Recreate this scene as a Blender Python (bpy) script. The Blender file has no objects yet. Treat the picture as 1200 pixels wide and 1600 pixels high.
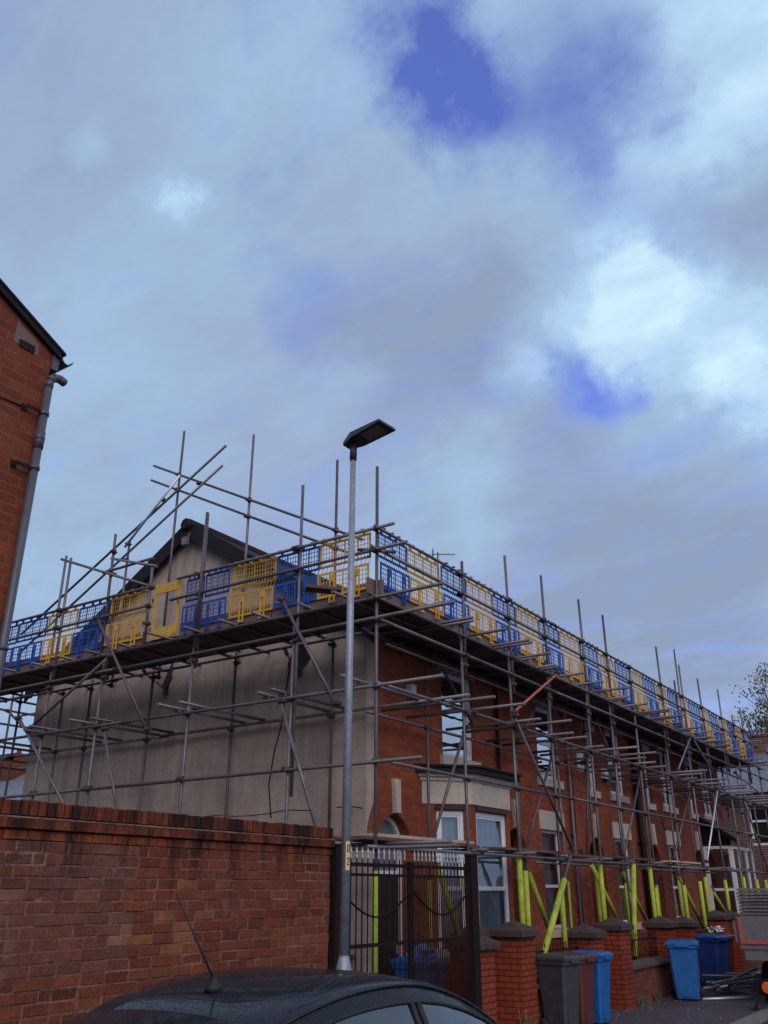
import bpy, math, random
from mathutils import Vector, Matrix
random.seed(7)
R=math.radians
C=bpy.context.scene.collection
V=Vector
# ------------------------------------------------------------------ helpers
class MB:
    def __init__(s): s.v=[];s.f=[];s.sm=[];s.uv=[];s.col=[]
    def face(s,pts,smooth=False,uv=None,col=None):
        i=len(s.v); s.v+= [tuple(p) for p in pts]; s.f.append(tuple(range(i,i+len(pts)))); s.sm.append(smooth); s.uv.append(uv); s.col.append(col)
    def hexa(s,p,col=None):   # p: 8 pts, 0-3 bottom ccw, 4-7 top ccw
        i=len(s.v); s.v+=[tuple(q) for q in p]
        for f in ((3,2,1,0),(4,5,6,7),(0,1,5,4),(1,2,6,5),(2,3,7,6),(3,0,4,7)):
            s.f.append(tuple(i+k for k in f)); s.sm.append(False); s.uv.append(None); s.col.append(col)
    def box(s,x0,y0,z0,x1,y1,z1,col=None):
        if x0>x1:x0,x1=x1,x0
        if y0>y1:y0,y1=y1,y0
        if z0>z1:z0,z1=z1,z0
        s.hexa([(x0,y0,z0),(x1,y0,z0),(x1,y1,z0),(x0,y1,z0),(x0,y0,z1),(x1,y0,z1),(x1,y1,z1),(x0,y1,z1)],col)
        return s
    def bar(s,p,q,w,h,up=(0,0,1)):
        p=V(p);q=V(q);d=(q-p).normalized();up=V(up)
        if abs(d.dot(up))>.98: up=V((1,0,0))
        a=d.cross(up).normalized();b=a.cross(d).normalized();a*=w/2;b*=h/2
        s.hexa([p-a-b,p+a-b,q+a-b,q-a-b,p-a+b,p+a+b,q+a+b,q-a+b]); return s
    def tube(s,p,q,r,n=10,r2=None,caps=True):
        p=V(p);q=V(q);r2=r if r2 is None else r2
        d=(q-p).normalized();u=V((0,0,1)) if abs(d.z)<.9 else V((1,0,0))
        a=d.cross(u).normalized();b=d.cross(a)
        i=len(s.v)
        for k in range(n):
            t=2*math.pi*k/n;o=a*math.cos(t)+b*math.sin(t)
            s.v.append(tuple(p+o*r));s.v.append(tuple(q+o*r2))
        for k in range(n):
            j=(k+1)%n
            s.f.append((i+2*k,i+2*j,i+2*j+1,i+2*k+1)); s.sm.append(True); s.uv.append(None); s.col.append(None)
        if caps:
            s.f.append(tuple(i+2*k for k in reversed(range(n)))); s.f.append(tuple(i+2*k+1 for k in range(n)))
            s.sm+=[False]*2; s.uv+=[None]*2; s.col+=[None]*2
        return s
    def path(s,pts,r,n=8):
        for a,b in zip(pts[:-1],pts[1:]): s.tube(a,b,r,n)
        return s
    def prism(s,poly,off):
        off=V(off);P=[V(p) for p in poly];Q=[p+off for p in P]
        s.face(list(reversed(P)));s.face(Q)
        n=len(P)
        for k in range(n):
            j=(k+1)%n; s.face([P[k],P[j],Q[j],Q[k]])
        return s
    def lathe(s,prof,c=(0,0,0),n=16,axis='z'):
        c=V(c);rings=[]
        for r,z in prof:
            ring=[]
            for k in range(n):
                t=2*math.pi*k/n
                o=V((r*math.cos(t),r*math.sin(t),z)) if axis=='z' else (V((z,r*math.cos(t),r*math.sin(t))) if axis=='x' else V((r*math.cos(t),z,r*math.sin(t))))
                s.v.append(tuple(c+o)); ring.append(len(s.v)-1)
            rings.append(ring)
        for a,b in zip(rings[:-1],rings[1:]):
            for k in range(n):
                j=(k+1)%n; s.f.append((a[k],a[j],b[j],b[k])); s.sm.append(True); s.uv.append(None); s.col.append(None)
        for ring,rev in ((rings[0],True),(rings[-1],False)):
            s.f.append(tuple(reversed(ring)) if rev else tuple(ring)); s.sm.append(False); s.uv.append(None); s.col.append(None)
        return s
    def build(s,name,mat,parent=None,off=None):
        o3=V(parent.location) if (parent is not None and off is None and parent.type=='EMPTY') else V((0,0,0))
        if parent is not None and parent.parent is not None and off is None: o3=V(parent.parent.location)
        elif parent is not None and parent.type!='EMPTY' and parent.parent is None and off is None: o3=V(parent.location)
        if off is not None: o3=V(off)
        me=bpy.data.meshes.new(name)
        me.from_pydata([tuple(V(p)-o3) for p in s.v],[],s.f)
        uvl=me.uv_layers.new(name='UVMap')
        cl=None
        if any(c is not None for c in s.col): cl=me.color_attributes.new('Col','FLOAT_COLOR','CORNER'); uvl=me.uv_layers[0]
        for pi,poly in enumerate(me.polygons):
            poly.use_smooth=s.sm[pi]
            n=poly.normal
            u=s.uv[pi]
            ax=max(range(3),key=lambda k:abs(n[k]))
            for li,k in enumerate(poly.loop_indices):
                p=s.v[me.loops[k].vertex_index]
                if u: uvl.data[k].uv=u[li]
                elif ax==0: uvl.data[k].uv=(p[1],p[2])
                elif ax==1: uvl.data[k].uv=(p[0],p[2])
                else: uvl.data[k].uv=(p[0],p[1])
                if cl: cl.data[k].color=(s.col[pi] or (1,1,1))+(1,)
        me.materials.append(mat)
        ob=bpy.data.objects.new(name,me); C.objects.link(ob)
        if parent is not None: ob.parent=parent
        return ob
def tag(o,label=None,cat=None,group=None,kind=None):
    if label:o['label']=label
    if cat:o['category']=cat
    if group:o['group']=group
    if kind:o['kind']=kind
    return o
def empty(name,loc,label,cat,group=None,rz=0):
    o=bpy.data.objects.new(name,None); C.objects.link(o); o.location=loc; o.rotation_euler=(0,0,rz); o.empty_display_size=.3
    return tag(o,label,cat,group)
def copy_tree(o,parent=None):
    c=o.copy(); C.objects.link(c)
    if parent is not None: c.parent=parent
    for ch in list(o.children): copy_tree(ch,c)
    return c
# ------------------------------------------------------------------ materials
def newmat(name):
    m=bpy.data.materials.new(name); m.use_nodes=True; nt=m.node_tree
    b=nt.nodes['Principled BSDF']; return m,nt,b
def N(nt,t,**kw):
    n=nt.nodes.new(t)
    for k,v in kw.items():
        if k.startswith('i_'):
            key=k[2:].replace('_',' ')
            n.inputs[int(key) if key.isdigit() else key].default_value=v
        else: setattr(n,k,v)
    return n
def L(nt,a,b): nt.links.new(a,b)
def mixc(nt,fac,a,b,mode='MIX'):
    n=nt.nodes.new('ShaderNodeMix'); n.data_type='RGBA'; n.blend_type=mode
    for sock,val in ((n.inputs[0],fac),(n.inputs[6],a),(n.inputs[7],b)):
        if hasattr(val,'is_linked') or isinstance(val,bpy.types.NodeSocket): L(nt,val,sock)
        else:
            if sock==n.inputs[0]: sock.default_value=val
            else: sock.default_value=(val[0],val[1],val[2],1)
    return n.outputs[2]
def ramp(nt,src,p0,p1,c0=(0,0,0),c1=(1,1,1)):
    r=nt.nodes.new('ShaderNodeValToRGB'); r.color_ramp.elements[0].position=p0; r.color_ramp.elements[1].position=p1
    r.color_ramp.elements[0].color=(*c0,1); r.color_ramp.elements[1].color=(*c1,1); L(nt,src,r.inputs[0]); return r.outputs[0]
def noise(nt,vec,scale,detail=4,rough=.6,dist=0):
    n=N(nt,'ShaderNodeTexNoise'); n.inputs['Scale'].default_value=scale; n.inputs['Detail'].default_value=detail
    n.inputs['Roughness'].default_value=rough; n.inputs['Distortion'].default_value=dist
    if vec is not None: L(nt,vec,n.inputs['Vector'])
    return n.outputs['Fac']
def objcoord(nt,scale=(1,1,1)):
    g=N(nt,'ShaderNodeNewGeometry'); m=N(nt,'ShaderNodeMapping'); m.inputs['Scale'].default_value=scale
    L(nt,g.outputs['Position'],m.inputs['Vector']); return m.outputs[0]
def tcobj(nt,scale=(1,1,1)):
    g=N(nt,'ShaderNodeTexCoord'); m=N(nt,'ShaderNodeMapping'); m.inputs['Scale'].default_value=scale
    L(nt,g.outputs['Object'],m.inputs['Vector']); return m.outputs[0]
def bump(nt,b,h,strength=.4,dist=.01):
    bp=N(nt,'ShaderNodeBump'); bp.inputs['Strength'].default_value=strength; bp.inputs['Distance'].default_value=dist
    L(nt,h,bp.inputs['Height']); L(nt,bp.outputs[0],b.inputs['Normal']); return bp
def simple(name,c,rough=.6,metal=0,var=.25,scale=6,bmp=.15,stretch=(1,1,1),c2=None,spec=None,local=False):
    m,nt,b=newmat(name)
    vec=(tcobj if local else objcoord)(nt,stretch)
    n1=noise(nt,vec,scale,5,.65); n2=noise(nt,vec,scale*7,3,.6)
    c2=c2 or tuple(x*(1-var) for x in c); 
    col=mixc(nt,ramp(nt,n1,.35,.68),c,c2)
    col=mixc(nt,ramp(nt,n2,.5,.75),col,tuple(min(1,x*1.18) for x in c))
    L(nt,col,b.inputs['Base Color']); b.inputs['Roughness'].default_value=rough; b.inputs['Metallic'].default_value=metal
    if spec is not None: b.inputs['Specular IOR Level'].default_value=spec
    if bmp: bump(nt,b,n2,bmp,.004)
    return m
def brick_mat(name,c1,c2,mortar,bw=.235,rh=.083,ms=.009,dirt=.5,dirtcol=(.03,.022,.02),vs=1.0,seed=0.):
    m,nt,b=newmat(name)
    uv=N(nt,'ShaderNodeTexCoord').outputs['UV']
    pos=objcoord(nt)
    nz=N(nt,'ShaderNodeTexNoise'); nz.inputs['Scale'].default_value=9; L(nt,pos,nz.inputs['Vector'])
    sub=N(nt,'ShaderNodeVectorMath',operation='SUBTRACT'); L(nt,nz.outputs['Color'],sub.inputs[0]); sub.inputs[1].default_value=(.5,.5,.5)
    sc=N(nt,'ShaderNodeVectorMath',operation='SCALE'); L(nt,sub.outputs[0],sc.inputs[0]); sc.inputs[3].default_value=.012
    ad=N(nt,'ShaderNodeVectorMath',operation='ADD'); L(nt,uv,ad.inputs[0]); L(nt,sc.outputs[0],ad.inputs[1])
    ad2=N(nt,'ShaderNodeVectorMath',operation='ADD'); L(nt,ad.outputs[0],ad2.inputs[0]); ad2.inputs[1].default_value=(seed,seed*.7,0)
    def br(bias,a,bb,mo):
        k=N(nt,'ShaderNodeTexBrick'); k.offset=.5
        k.inputs['Scale'].default_value=1; k.inputs['Brick Width'].default_value=bw; k.inputs['Row Height'].default_value=rh
        k.inputs['Mortar Size'].default_value=ms; k.inputs['Mortar Smooth'].default_value=.25; k.inputs['Bias'].default_value=bias
        k.inputs['Color1'].default_value=(*a,1);k.inputs['Color2'].default_value=(*bb,1);k.inputs['Mortar'].default_value=(*mo,1)
        L(nt,ad2.outputs[0],k.inputs['Vector']); return k
    k=br(0,c1,c2,mortar)
    n1=noise(nt,pos,.55*vs,5,.6); n2=noise(nt,pos,14,4,.7); n3=noise(nt,pos,70,2,.6)
    st=objcoord(nt,(3,3,.35)); n4=noise(nt,st,1.2,5,.65)
    col=mixc(nt,ramp(nt,n2,.35,.75),k.outputs['Color'],tuple(x*.55 for x in c2))
    col=mixc(nt,.45,k.outputs['Color'],col)
    mul=ramp(nt,n1,.3,.7,(.72,.72,.74),(1.2,1.15,1.1)); col=mixc(nt,1,col,mul,'MULTIPLY')
    f=ramp(nt,n4,.52,.8); ff=N(nt,'ShaderNodeMath',operation='MULTIPLY'); L(nt,f,ff.inputs[0]); ff.inputs[1].default_value=dirt
    col=mixc(nt,ff.outputs[0],col,dirtcol)
    L(nt,col,b.inputs['Base Color']); b.inputs['Roughness'].default_value=.88; b.inputs['Specular IOR Level'].default_value=.25
    h=N(nt,'ShaderNodeMath',operation='MULTIPLY_ADD'); L(nt,k.outputs['Fac'],h.inputs[0]); h.inputs[1].default_value=-1; L(nt,n3,h.inputs[2])
    bump(nt,b,h.outputs[0],.55,.008)
    return m
M={}
M['facade']=brick_mat('red facing brick',(.37,.088,.038),(.25,.055,.027),(.21,.085,.05),dirt=.35,seed=.1)
M['facade2']=brick_mat('plum red facing brick',(.29,.065,.04),(.19,.043,.03),(.16,.075,.055),dirt=.35,seed=.37)
M['leftbrick']=brick_mat('orange gable brick',(.24,.058,.026),(.16,.038,.019),(.2,.08,.048),rh=.084,ms=.009,dirt=.35,seed=.05)
M['pillar']=brick_mat('smooth red pillar brick',(.32,.055,.022),(.24,.04,.018),(.05,.014,.01),rh=.076,bw=.225,ms=.008,dirt=.3,seed=.02)
M['garden']=brick_mat('garden wall brick',(.24,.075,.045),(.16,.05,.035),(.11,.07,.055),rh=.078,dirt=.7,seed=.5)
M['cross']=brick_mat('dark crossing house brick',(.2,.07,.06),(.13,.045,.04),(.3,.25,.22),rh=.083,ms=.011,dirt=.3,seed=.9)
def attr_brick():
    m,nt,b=newmat('weathered wall brick')
    a=N(nt,'ShaderNodeVertexColor',layer_name='Col'); pos=objcoord(nt)
    n1=noise(nt,pos,11,5,.7); n2=noise(nt,pos,60,3,.65); st=objcoord(nt,(4,4,.5)); n3=noise(nt,st,1.1,6,.7); n4=noise(nt,pos,1.6,5,.7)
    col=mixc(nt,ramp(nt,n1,.4,.72),a.outputs[0],(.1,.032,.018))
    col=mixc(nt,.75,a.outputs[0],col)
    col=mixc(nt,ramp(nt,n2,.5,.8),col,(.26,.11,.075))
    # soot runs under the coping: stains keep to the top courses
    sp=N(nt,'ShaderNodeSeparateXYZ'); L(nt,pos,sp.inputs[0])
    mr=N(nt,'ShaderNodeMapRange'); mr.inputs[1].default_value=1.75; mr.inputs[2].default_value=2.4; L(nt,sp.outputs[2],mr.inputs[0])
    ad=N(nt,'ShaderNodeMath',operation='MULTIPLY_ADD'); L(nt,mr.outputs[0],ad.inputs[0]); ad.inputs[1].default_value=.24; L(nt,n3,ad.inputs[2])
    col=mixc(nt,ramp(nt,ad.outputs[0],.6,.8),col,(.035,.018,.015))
    ef=N(nt,'ShaderNodeMath',operation='MULTIPLY'); L(nt,ramp(nt,n4,.62,.75),ef.inputs[0]); ef.inputs[1].default_value=.3
    col=mixc(nt,ef.outputs[0],col,(.38,.27,.21))
    L(nt,col,b.inputs['Base Color']); b.inputs['Roughness'].default_value=.95; b.inputs['Specular IOR Level'].default_value=.08
    s=N(nt,'ShaderNodeMath',operation='ADD'); L(nt,n1,s.inputs[0]); L(nt,n2,s.inputs[1]); bump(nt,b,s.outputs[0],.5,.008)
    return m
M['wallbrick']=attr_brick()
M['mortar']=simple('old lime mortar',(.26,.14,.1),.95,var=.75,scale=3.5,bmp=.6)
M['cream']=simple('cream painted stone',(.52,.43,.36),.7,var=.18,scale=3,bmp=.2)
M['cream2']=simple('greyed and shaded painted stone',(.36,.31,.29),.75,var=.25,scale=3,bmp=.2)  # darker copy of the cream, shade on the upstairs lintels put into the colour
M['upvc']=simple('white window plastic',(.72,.72,.76),.35,var=.06,scale=3,bmp=0)
M['black']=simple('black painted plastic',(.015,.009,.01),.6,var=.3,scale=6,bmp=.05,spec=.2)
M['iron']=simple('flaking black iron paint',(.014,.01,.012),.6,var=.2,scale=30,bmp=.5,c2=(.02,.01,.008),spec=.1)
M['silver']=simple('silver painted finial',(.42,.4,.42),.4,.4,var=.4,scale=25,bmp=.2)
M['greypipe']=simple('grey rain pipe plastic',(.085,.08,.1),.4,var=.2,scale=5,bmp=.05)
M['toe']=simple('faded toe board',(.19,.125,.115),.85,var=.4,scale=2.5,bmp=.5,stretch=(1,1,5))
M['timber']=simple('weathered scaffold board',(.12,.07,.058),.85,var=.4,scale=2.5,bmp=.5,stretch=(1,1,5))
M['paleboard']=simple('pale new timber',(.5,.36,.25),.8,var=.3,scale=3,bmp=.3)
M['fence']=simple('dark brown stained timber',(.032,.014,.01),.8,var=.5,scale=4,bmp=.4,stretch=(6,6,.4))
M['slate']=None
M['capstone']=simple('dark mossy cap stone',(.065,.038,.034),.92,var=.5,scale=7,bmp=.7)
M['coping']=simple('worn coping stone',(.085,.06,.06),.9,var=.4,scale=5,bmp=.6)
M['aerial']=simple('aerial metal',(.06,.06,.07),.4,.6,var=.2,bmp=0)
M['dish']=simple('grey satellite dish enamel',(.16,.155,.17),.5,.1,var=.3,scale=5,bmp=.1)
M['sleeve']=simple('fluorescent yellow foam',(.42,.49,.05),.85,var=.45,scale=5,bmp=.5)
M['red']=simple('worn red paint',(.5,.1,.07),.6,var=.3,scale=12,bmp=.1)
M['curtain']=simple('pale net curtain',(.34,.36,.42),.9,var=.25,scale=3,bmp=.1,stretch=(8,8,.3))
M['darkdoor']=simple('dark painted front door',(.035,.02,.02),.5,var=.3,scale=3,bmp=.05,spec=.2)
M['door']=simple('grey door paint',(.16,.15,.19),.4,var=.2,scale=3,bmp=.05)
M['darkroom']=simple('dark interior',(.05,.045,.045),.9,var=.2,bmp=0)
M['white']=simple('white enamel',(.6,.6,.6),.5,var=.1,bmp=0)
M['green']=simple('green blind',(.07,.14,.03),.8,var=.3,scale=4,bmp=0)
M['bark']=simple('dark bark',(.07,.055,.045),.95,var=.4,scale=8,bmp=.6)
def tube_mat():
    m,nt,b=newmat('dull galvanised scaffold tube')
    pos=objcoord(nt); oi=N(nt,'ShaderNodeObjectInfo')
    n1=noise(nt,pos,3,5,.7); n2=noise(nt,pos,24,4,.7)
    base=ramp(nt,oi.outputs['Random'],0,1,(.09,.075,.085),(.2,.175,.195))
    col=mixc(nt,ramp(nt,n1,.45,.75),base,(.085,.05,.045))
    col=mixc(nt,ramp(nt,n2,.58,.8),col,(.24,.21,.22))
    L(nt,col,b.inputs['Base Color']); b.inputs['Metallic'].default_value=.35
    L(nt,ramp(nt,n2,.3,.8,(.38,)*3,(.6,)*3),b.inputs['Roughness']); bump(nt,b,n2,.2,.003); return m
M['tube']=tube_mat()
M['coupler']=simple('rusty scaffold coupler',(.09,.07,.065),.6,.4,var=.4,scale=30,bmp=.3)
M['bright']=simple('new galvanised tube',(.62,.62,.66),.35,.5,var=.15,scale=10,bmp=.05)
def plastic(name,c,c2):
    m,nt,b=newmat(name); pos=objcoord(nt); oi=N(nt,'ShaderNodeObjectInfo')
    col=mixc(nt,oi.outputs['Random'],c,c2); n=noise(nt,pos,9,4,.7)
    col=mixc(nt,ramp(nt,n,.5,.8),col,tuple(x*.6 for x in c))
    L(nt,col,b.inputs['Base Color']); b.inputs['Roughness'].default_value=.5
    try:
        b.inputs['Transmission Weight'].default_value=0
        b.inputs['Subsurface Weight'].default_value=0
    except Exception: pass
    # thin moulded plastic lets some light through
    tr=N(nt,'ShaderNodeBsdfTranslucent'); L(nt,col,tr.inputs[0]); mx=N(nt,'ShaderNodeMixShader'); mx.inputs[0].default_value=.3
    out=nt.nodes['Material Output']; L(nt,b.outputs[0],mx.inputs[1]); L(nt,tr.outputs[0],mx.inputs[2]); L(nt,mx.outputs[0],out.inputs[0]); return m
M['pblue']=plastic('blue moulded plastic',(.02,.085,.42),(.03,.13,.5))
M['pyellow']=plastic('yellow moulded plastic',(.75,.42,.03),(.85,.52,.08))
def glass_mat(name,refl,tint):
    m,nt,b=newmat(name); nt.nodes.remove(b); out=nt.nodes['Material Output']
    g=N(nt,'ShaderNodeBsdfGlossy'); g.inputs['Roughness'].default_value=.02; g.inputs['Color'].default_value=(.95,.97,1,1)
    t=N(nt,'ShaderNodeBsdfTransparent'); t.inputs[0].default_value=(*tint,1)
    lw=N(nt,'ShaderNodeFresnel'); lw.inputs[0].default_value=1.52
    n=noise(nt,objcoord(nt),1.3,2,.5); bp=N(nt,'ShaderNodeBump'); bp.inputs['Strength'].default_value=.08; bp.inputs['Distance'].default_value=.05; L(nt,n,bp.inputs['Height']); L(nt,bp.outputs[0],g.inputs['Normal'])
    ad=N(nt,'ShaderNodeMath',operation='ADD'); L(nt,lw.outputs[0],ad.inputs[0]); ad.inputs[1].default_value=refl; ad.use_clamp=True
    mx=N(nt,'ShaderNodeMixShader'); L(nt,ad.outputs[0],mx.inputs[0]); L(nt,t.outputs[0],mx.inputs[1]); L(nt,g.outputs[0],mx.inputs[2]); L(nt,mx.outputs[0],out.inputs[0]); return m
M['glass']=glass_mat('window glass',.12,(.8,.85,.9))
M['glassup']=glass_mat('mirror like upper window glass',.6,(.7,.75,.8))
M['carglass']=glass_mat('tinted car glass',.13,(.18,.2,.24))
def render_mat():
    m,nt,b=newmat('stained pebble dash render'); pos=objcoord(nt)
    st=objcoord(nt,(5,5,.22)); n1=noise(nt,st,1.0,7,.7); n2=noise(nt,pos,1.1,9,.72,.6); n3=noise(nt,pos,60,2,.8)
    col=mixc(nt,ramp(nt,n1,.38,.68),(.52,.39,.325),(.27,.19,.155))
    col=mixc(nt,ramp(nt,n2,.42,.72),col,(.62,.5,.42))
    col=mixc(nt,ramp(nt,n3,.3,.8),col,(.34,.27,.23)); c0=col
    n5=noise(nt,objcoord(nt,(.4,.4,1.6)),1.5,8,.75); col=mixc(nt,ramp(nt,n5,.5,.72),col,(.27,.2,.17))
    col=mixc(nt,.8,c0,col)
    L(nt,col,b.inputs['Base Color']); b.inputs['Roughness'].default_value=.95; b.inputs['Specular IOR Level'].default_value=.2
    bump(nt,b,n3,.7,.01); return m
M['render']=render_mat()
def slate_mat():
    m,nt,b=newmat('grey roof slate')
    uv=N(nt,'ShaderNodeTexCoord').outputs['UV']
    k=N(nt,'ShaderNodeTexBrick'); k.inputs['Scale'].default_value=1; k.inputs['Brick Width'].default_value=.28; k.inputs['Row Height'].default_value=.2
    k.inputs['Mortar Size'].default_value=.012; k.inputs['Mortar Smooth'].default_value=.1
    k.inputs['Color1'].default_value=(.21,.21,.26,1);k.inputs['Color2'].default_value=(.15,.15,.19,1);k.inputs['Mortar'].default_value=(.05,.05,.06,1)
    L(nt,uv,k.inputs['Vector']); pos=objcoord(nt); n=noise(nt,pos,2,5,.7)
    col=mixc(nt,ramp(nt,n,.45,.75),k.outputs[0],(.13,.13,.12)); L(nt,col,b.inputs['Base Color']); b.inputs['Roughness'].default_value=.5
    inv=N(nt,'ShaderNodeMath',operation='MULTIPLY'); inv.inputs[1].default_value=-1; L(nt,k.outputs['Fac'],inv.inputs[0]); bump(nt,b,inv.outputs[0],.8,.02); return m
M['slate']=slate_mat()
M['darkslate']=simple('dark sooty roof slate',(.04,.03,.033),.85,var=.4,scale=6,bmp=.5,spec=.1)
M['rustbar']=simple('rust streaked gate bars',(.045,.017,.011),.8,var=.5,scale=14,bmp=.5,spec=.08,c2=(.02,.009,.008))
M['tiles']=simple('red brown clay tiles',(.14,.06,.05),.8,var=.4,scale=9,bmp=.5)
def asphalt(name,c,rough,wet):
    m,nt,b=newmat(name); pos=objcoord(nt); n1=noise(nt,pos,.5,6,.65); n2=noise(nt,pos,90,3,.8); n3=noise(nt,pos,3,6,.7)
    col=mixc(nt,ramp(nt,n1,.35,.7),c,tuple(x*.6 for x in c)); col=mixc(nt,ramp(nt,n2,.5,.8),col,tuple(x*2.0 for x in c))
    col=mixc(nt,ramp(nt,n3,.56,.8),col,tuple(x*1.6 for x in c))
    L(nt,col,b.inputs['Base Color']); L(nt,ramp(nt,n1,.35,.65,(wet,)*3,(rough,)*3),b.inputs['Roughness']); bump(nt,b,n2,.6,.01); return m
M['road']=asphalt('damp road asphalt',(.05,.04,.046),.8,.35)
M['pave']=asphalt('patched pavement asphalt',(.07,.05,.058),.85,.45)
M['kerb']=simple('kerb stone',(.2,.18,.18),.85,var=.35,scale=6,bmp=.4)
M['earth']=simple('garden paving and soil',(.1,.08,.07),.95,var=.4,scale=3,bmp=.5)
def bin_mat(name,c):
    m,nt,b=newmat(name); pos=tcobj(nt); n=noise(nt,pos,5,5,.7); n2=noise(nt,pos,120,2,.5); st=tcobj(nt,(20,20,1)); n3=noise(nt,st,1.5,4,.7)
    col=mixc(nt,ramp(nt,n,.4,.8),c,tuple(x*.6 for x in c)); col=mixc(nt,ramp(nt,n3,.62,.85),col,tuple(min(1,x*1.5+.03) for x in c))
    L(nt,col,b.inputs['Base Color']); b.inputs['Roughness'].default_value=.48; bump(nt,b,n2,.25,.002); return m
M['bingrey']=bin_mat('dark grey bin plastic',(.05,.046,.055)); M['binbrown']=bin_mat('red brown bin plastic',(.11,.026,.022)); M['binblue']=bin_mat('blue bin plastic',(.012,.115,.36)); M['bindeep']=bin_mat('deep blue bin plastic',(.018,.06,.25))
M['bag']=simple('light blue plastic bag',(.12,.3,.75),.35,var=.4,scale=15,bmp=.6)
M['rubber']=simple('black rubber',(.015,.015,.016),.7,bmp=.1)
def lamp_mat():
    m,nt,b=newmat('galvanised lamp column'); pos=objcoord(nt)
    n=noise(nt,pos,45,3,.6); n2=noise(nt,pos,6,4,.7); st=objcoord(nt,(20,20,1.2)); n3=noise(nt,st,1.5,4,.7)
    col=mixc(nt,ramp(nt,n,.4,.65),(.25,.27,.32),(.36,.38,.43)); col=mixc(nt,ramp(nt,n2,.5,.8),col,(.17,.18,.22)); col=mixc(nt,ramp(nt,n3,.6,.85),col,(.48,.49,.52))
    L(nt,col,b.inputs['Base Color']); b.inputs['Metallic'].default_value=.3; b.inputs['Roughness'].default_value=.5; bump(nt,b,n,.1,.002); return m
M['lampcol']=lamp_mat()
M['lamphead']=simple('dark grey lantern casting',(.045,.045,.055),.5,.3,var=.2,bmp=.05)
M['lens']=simple('lantern lens',(.11,.1,.11),.15,var=.1,bmp=0)
M['labely']=simple('yellow number label',(.72,.52,.25),.6,var=.12,scale=20,bmp=0)
M['ink']=simple('black lettering',(.03,.025,.02),.6,bmp=0)
def car_mat():
    m,nt,b=newmat('wet black car paint'); b.inputs['Base Color'].default_value=(.005,.0045,.008,1); b.inputs['Metallic'].default_value=0; b.inputs['Specular IOR Level'].default_value=.1; b.inputs['Roughness'].default_value=.5
    b.inputs['Coat Weight'].default_value=.55; b.inputs['Coat Roughness'].default_value=.03
    pos=tcobj(nt); v=N(nt,'ShaderNodeTexVoronoi'); v.inputs['Scale'].default_value=75; L(nt,pos,v.inputs['Vector'])
    v2=N(nt,'ShaderNodeTexVoronoi'); v2.inputs['Scale'].default_value=160; L(nt,pos,v2.inputs['Vector'])
    def drops(vv,k):
        h=ramp(nt,vv.outputs['Distance'],.0,k,(1,1,1),(0,0,0)); pick=N(nt,'ShaderNodeMath',operation='GREATER_THAN'); pick.inputs[1].default_value=.45
        s=N(nt,'ShaderNodeSeparateColor'); L(nt,vv.outputs['Color'],s.inputs[0]); L(nt,s.outputs[0],pick.inputs[0])
        mm=N(nt,'ShaderNodeMath',operation='MULTIPLY'); L(nt,h,mm.inputs[0]); L(nt,pick.outputs[0],mm.inputs[1]); return mm.outputs[0]
    a=N(nt,'ShaderNodeMath',operation='ADD'); L(nt,drops(v,.35),a.inputs[0]); L(nt,drops(v2,.4),a.inputs[1])
    bp=bump(nt,b,a.outputs[0],.6,.003); L(nt,bp.outputs[0],b.inputs['Coat Normal']); return m
M['car']=car_mat()
M['alloy']=simple('wheel alloy',(.4,.4,.42),.35,.8,var=.1,bmp=0)
def leaf_mat(name,c,c2):
    m,nt,b=newmat(name); pos=objcoord(nt); n=noise(nt,pos,1.3,3,.6); n2=noise(nt,pos,20,2,.6)
    col=mixc(nt,ramp(nt,n,.4,.65),c,c2); col=mixc(nt,ramp(nt,n2,.4,.7),col,tuple(x*.6 for x in c2)); L(nt,col,b.inputs['Base Color']); b.inputs['Roughness'].default_value=.7; return m
M['leafy']=leaf_mat('sparse yellow green leaf',(.27,.23,.08),(.17,.15,.06)); M['litter']=leaf_mat('fallen leaf litter',(.3,.24,.18),(.12,.08,.06))
M['weed']=leaf_mat('kerbside weed',(.16,.17,.08),(.09,.11,.04))
M['steelgrey']=simple('grey aluminium truck panel',(.19,.165,.17),.55,.2,var=.15,scale=4,bmp=.1)
M['orange']=simple('orange reflector plastic',(.75,.13,.03),.25,var=.1,bmp=0)
# ------------------------------------------------------------------ setting
def sheet(name,x0,y0,x1,y1,z,mat):
    o=MB(); o.face([(x0,y0,z),(x1,y0,z),(x1,y1,z),(x0,y1,z)]); return tag(o.build(name,mat),kind='structure')
XK=-4.12
sheet('ground',-400,-400,400,400,-.14,M['earth'])
sheet('road',XK,-60,2.6,36,-.12,M['road'])
o=MB(); o.box(-6.3,-60,-.135,XK-.13,36,0); tag(o.build('pavement',M['pave']),kind='structure')
o=MB()
y=-20
while y<36:
    o.box(XK-.126,y,-.132,XK,y+.905,.004); y+=.915
tag(o.build('kerb',M['kerb']),kind='structure')
o=MB(); o.box(2.6,-60,-.132,6,36,.0); tag(o.build('far_pavement',M['pave']),kind='structure')
o=MB(); o.box(-20,4.2,-.134,-6.304,36,-.006); tag(o.build('yard',M['earth']),kind='structure')
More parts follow.
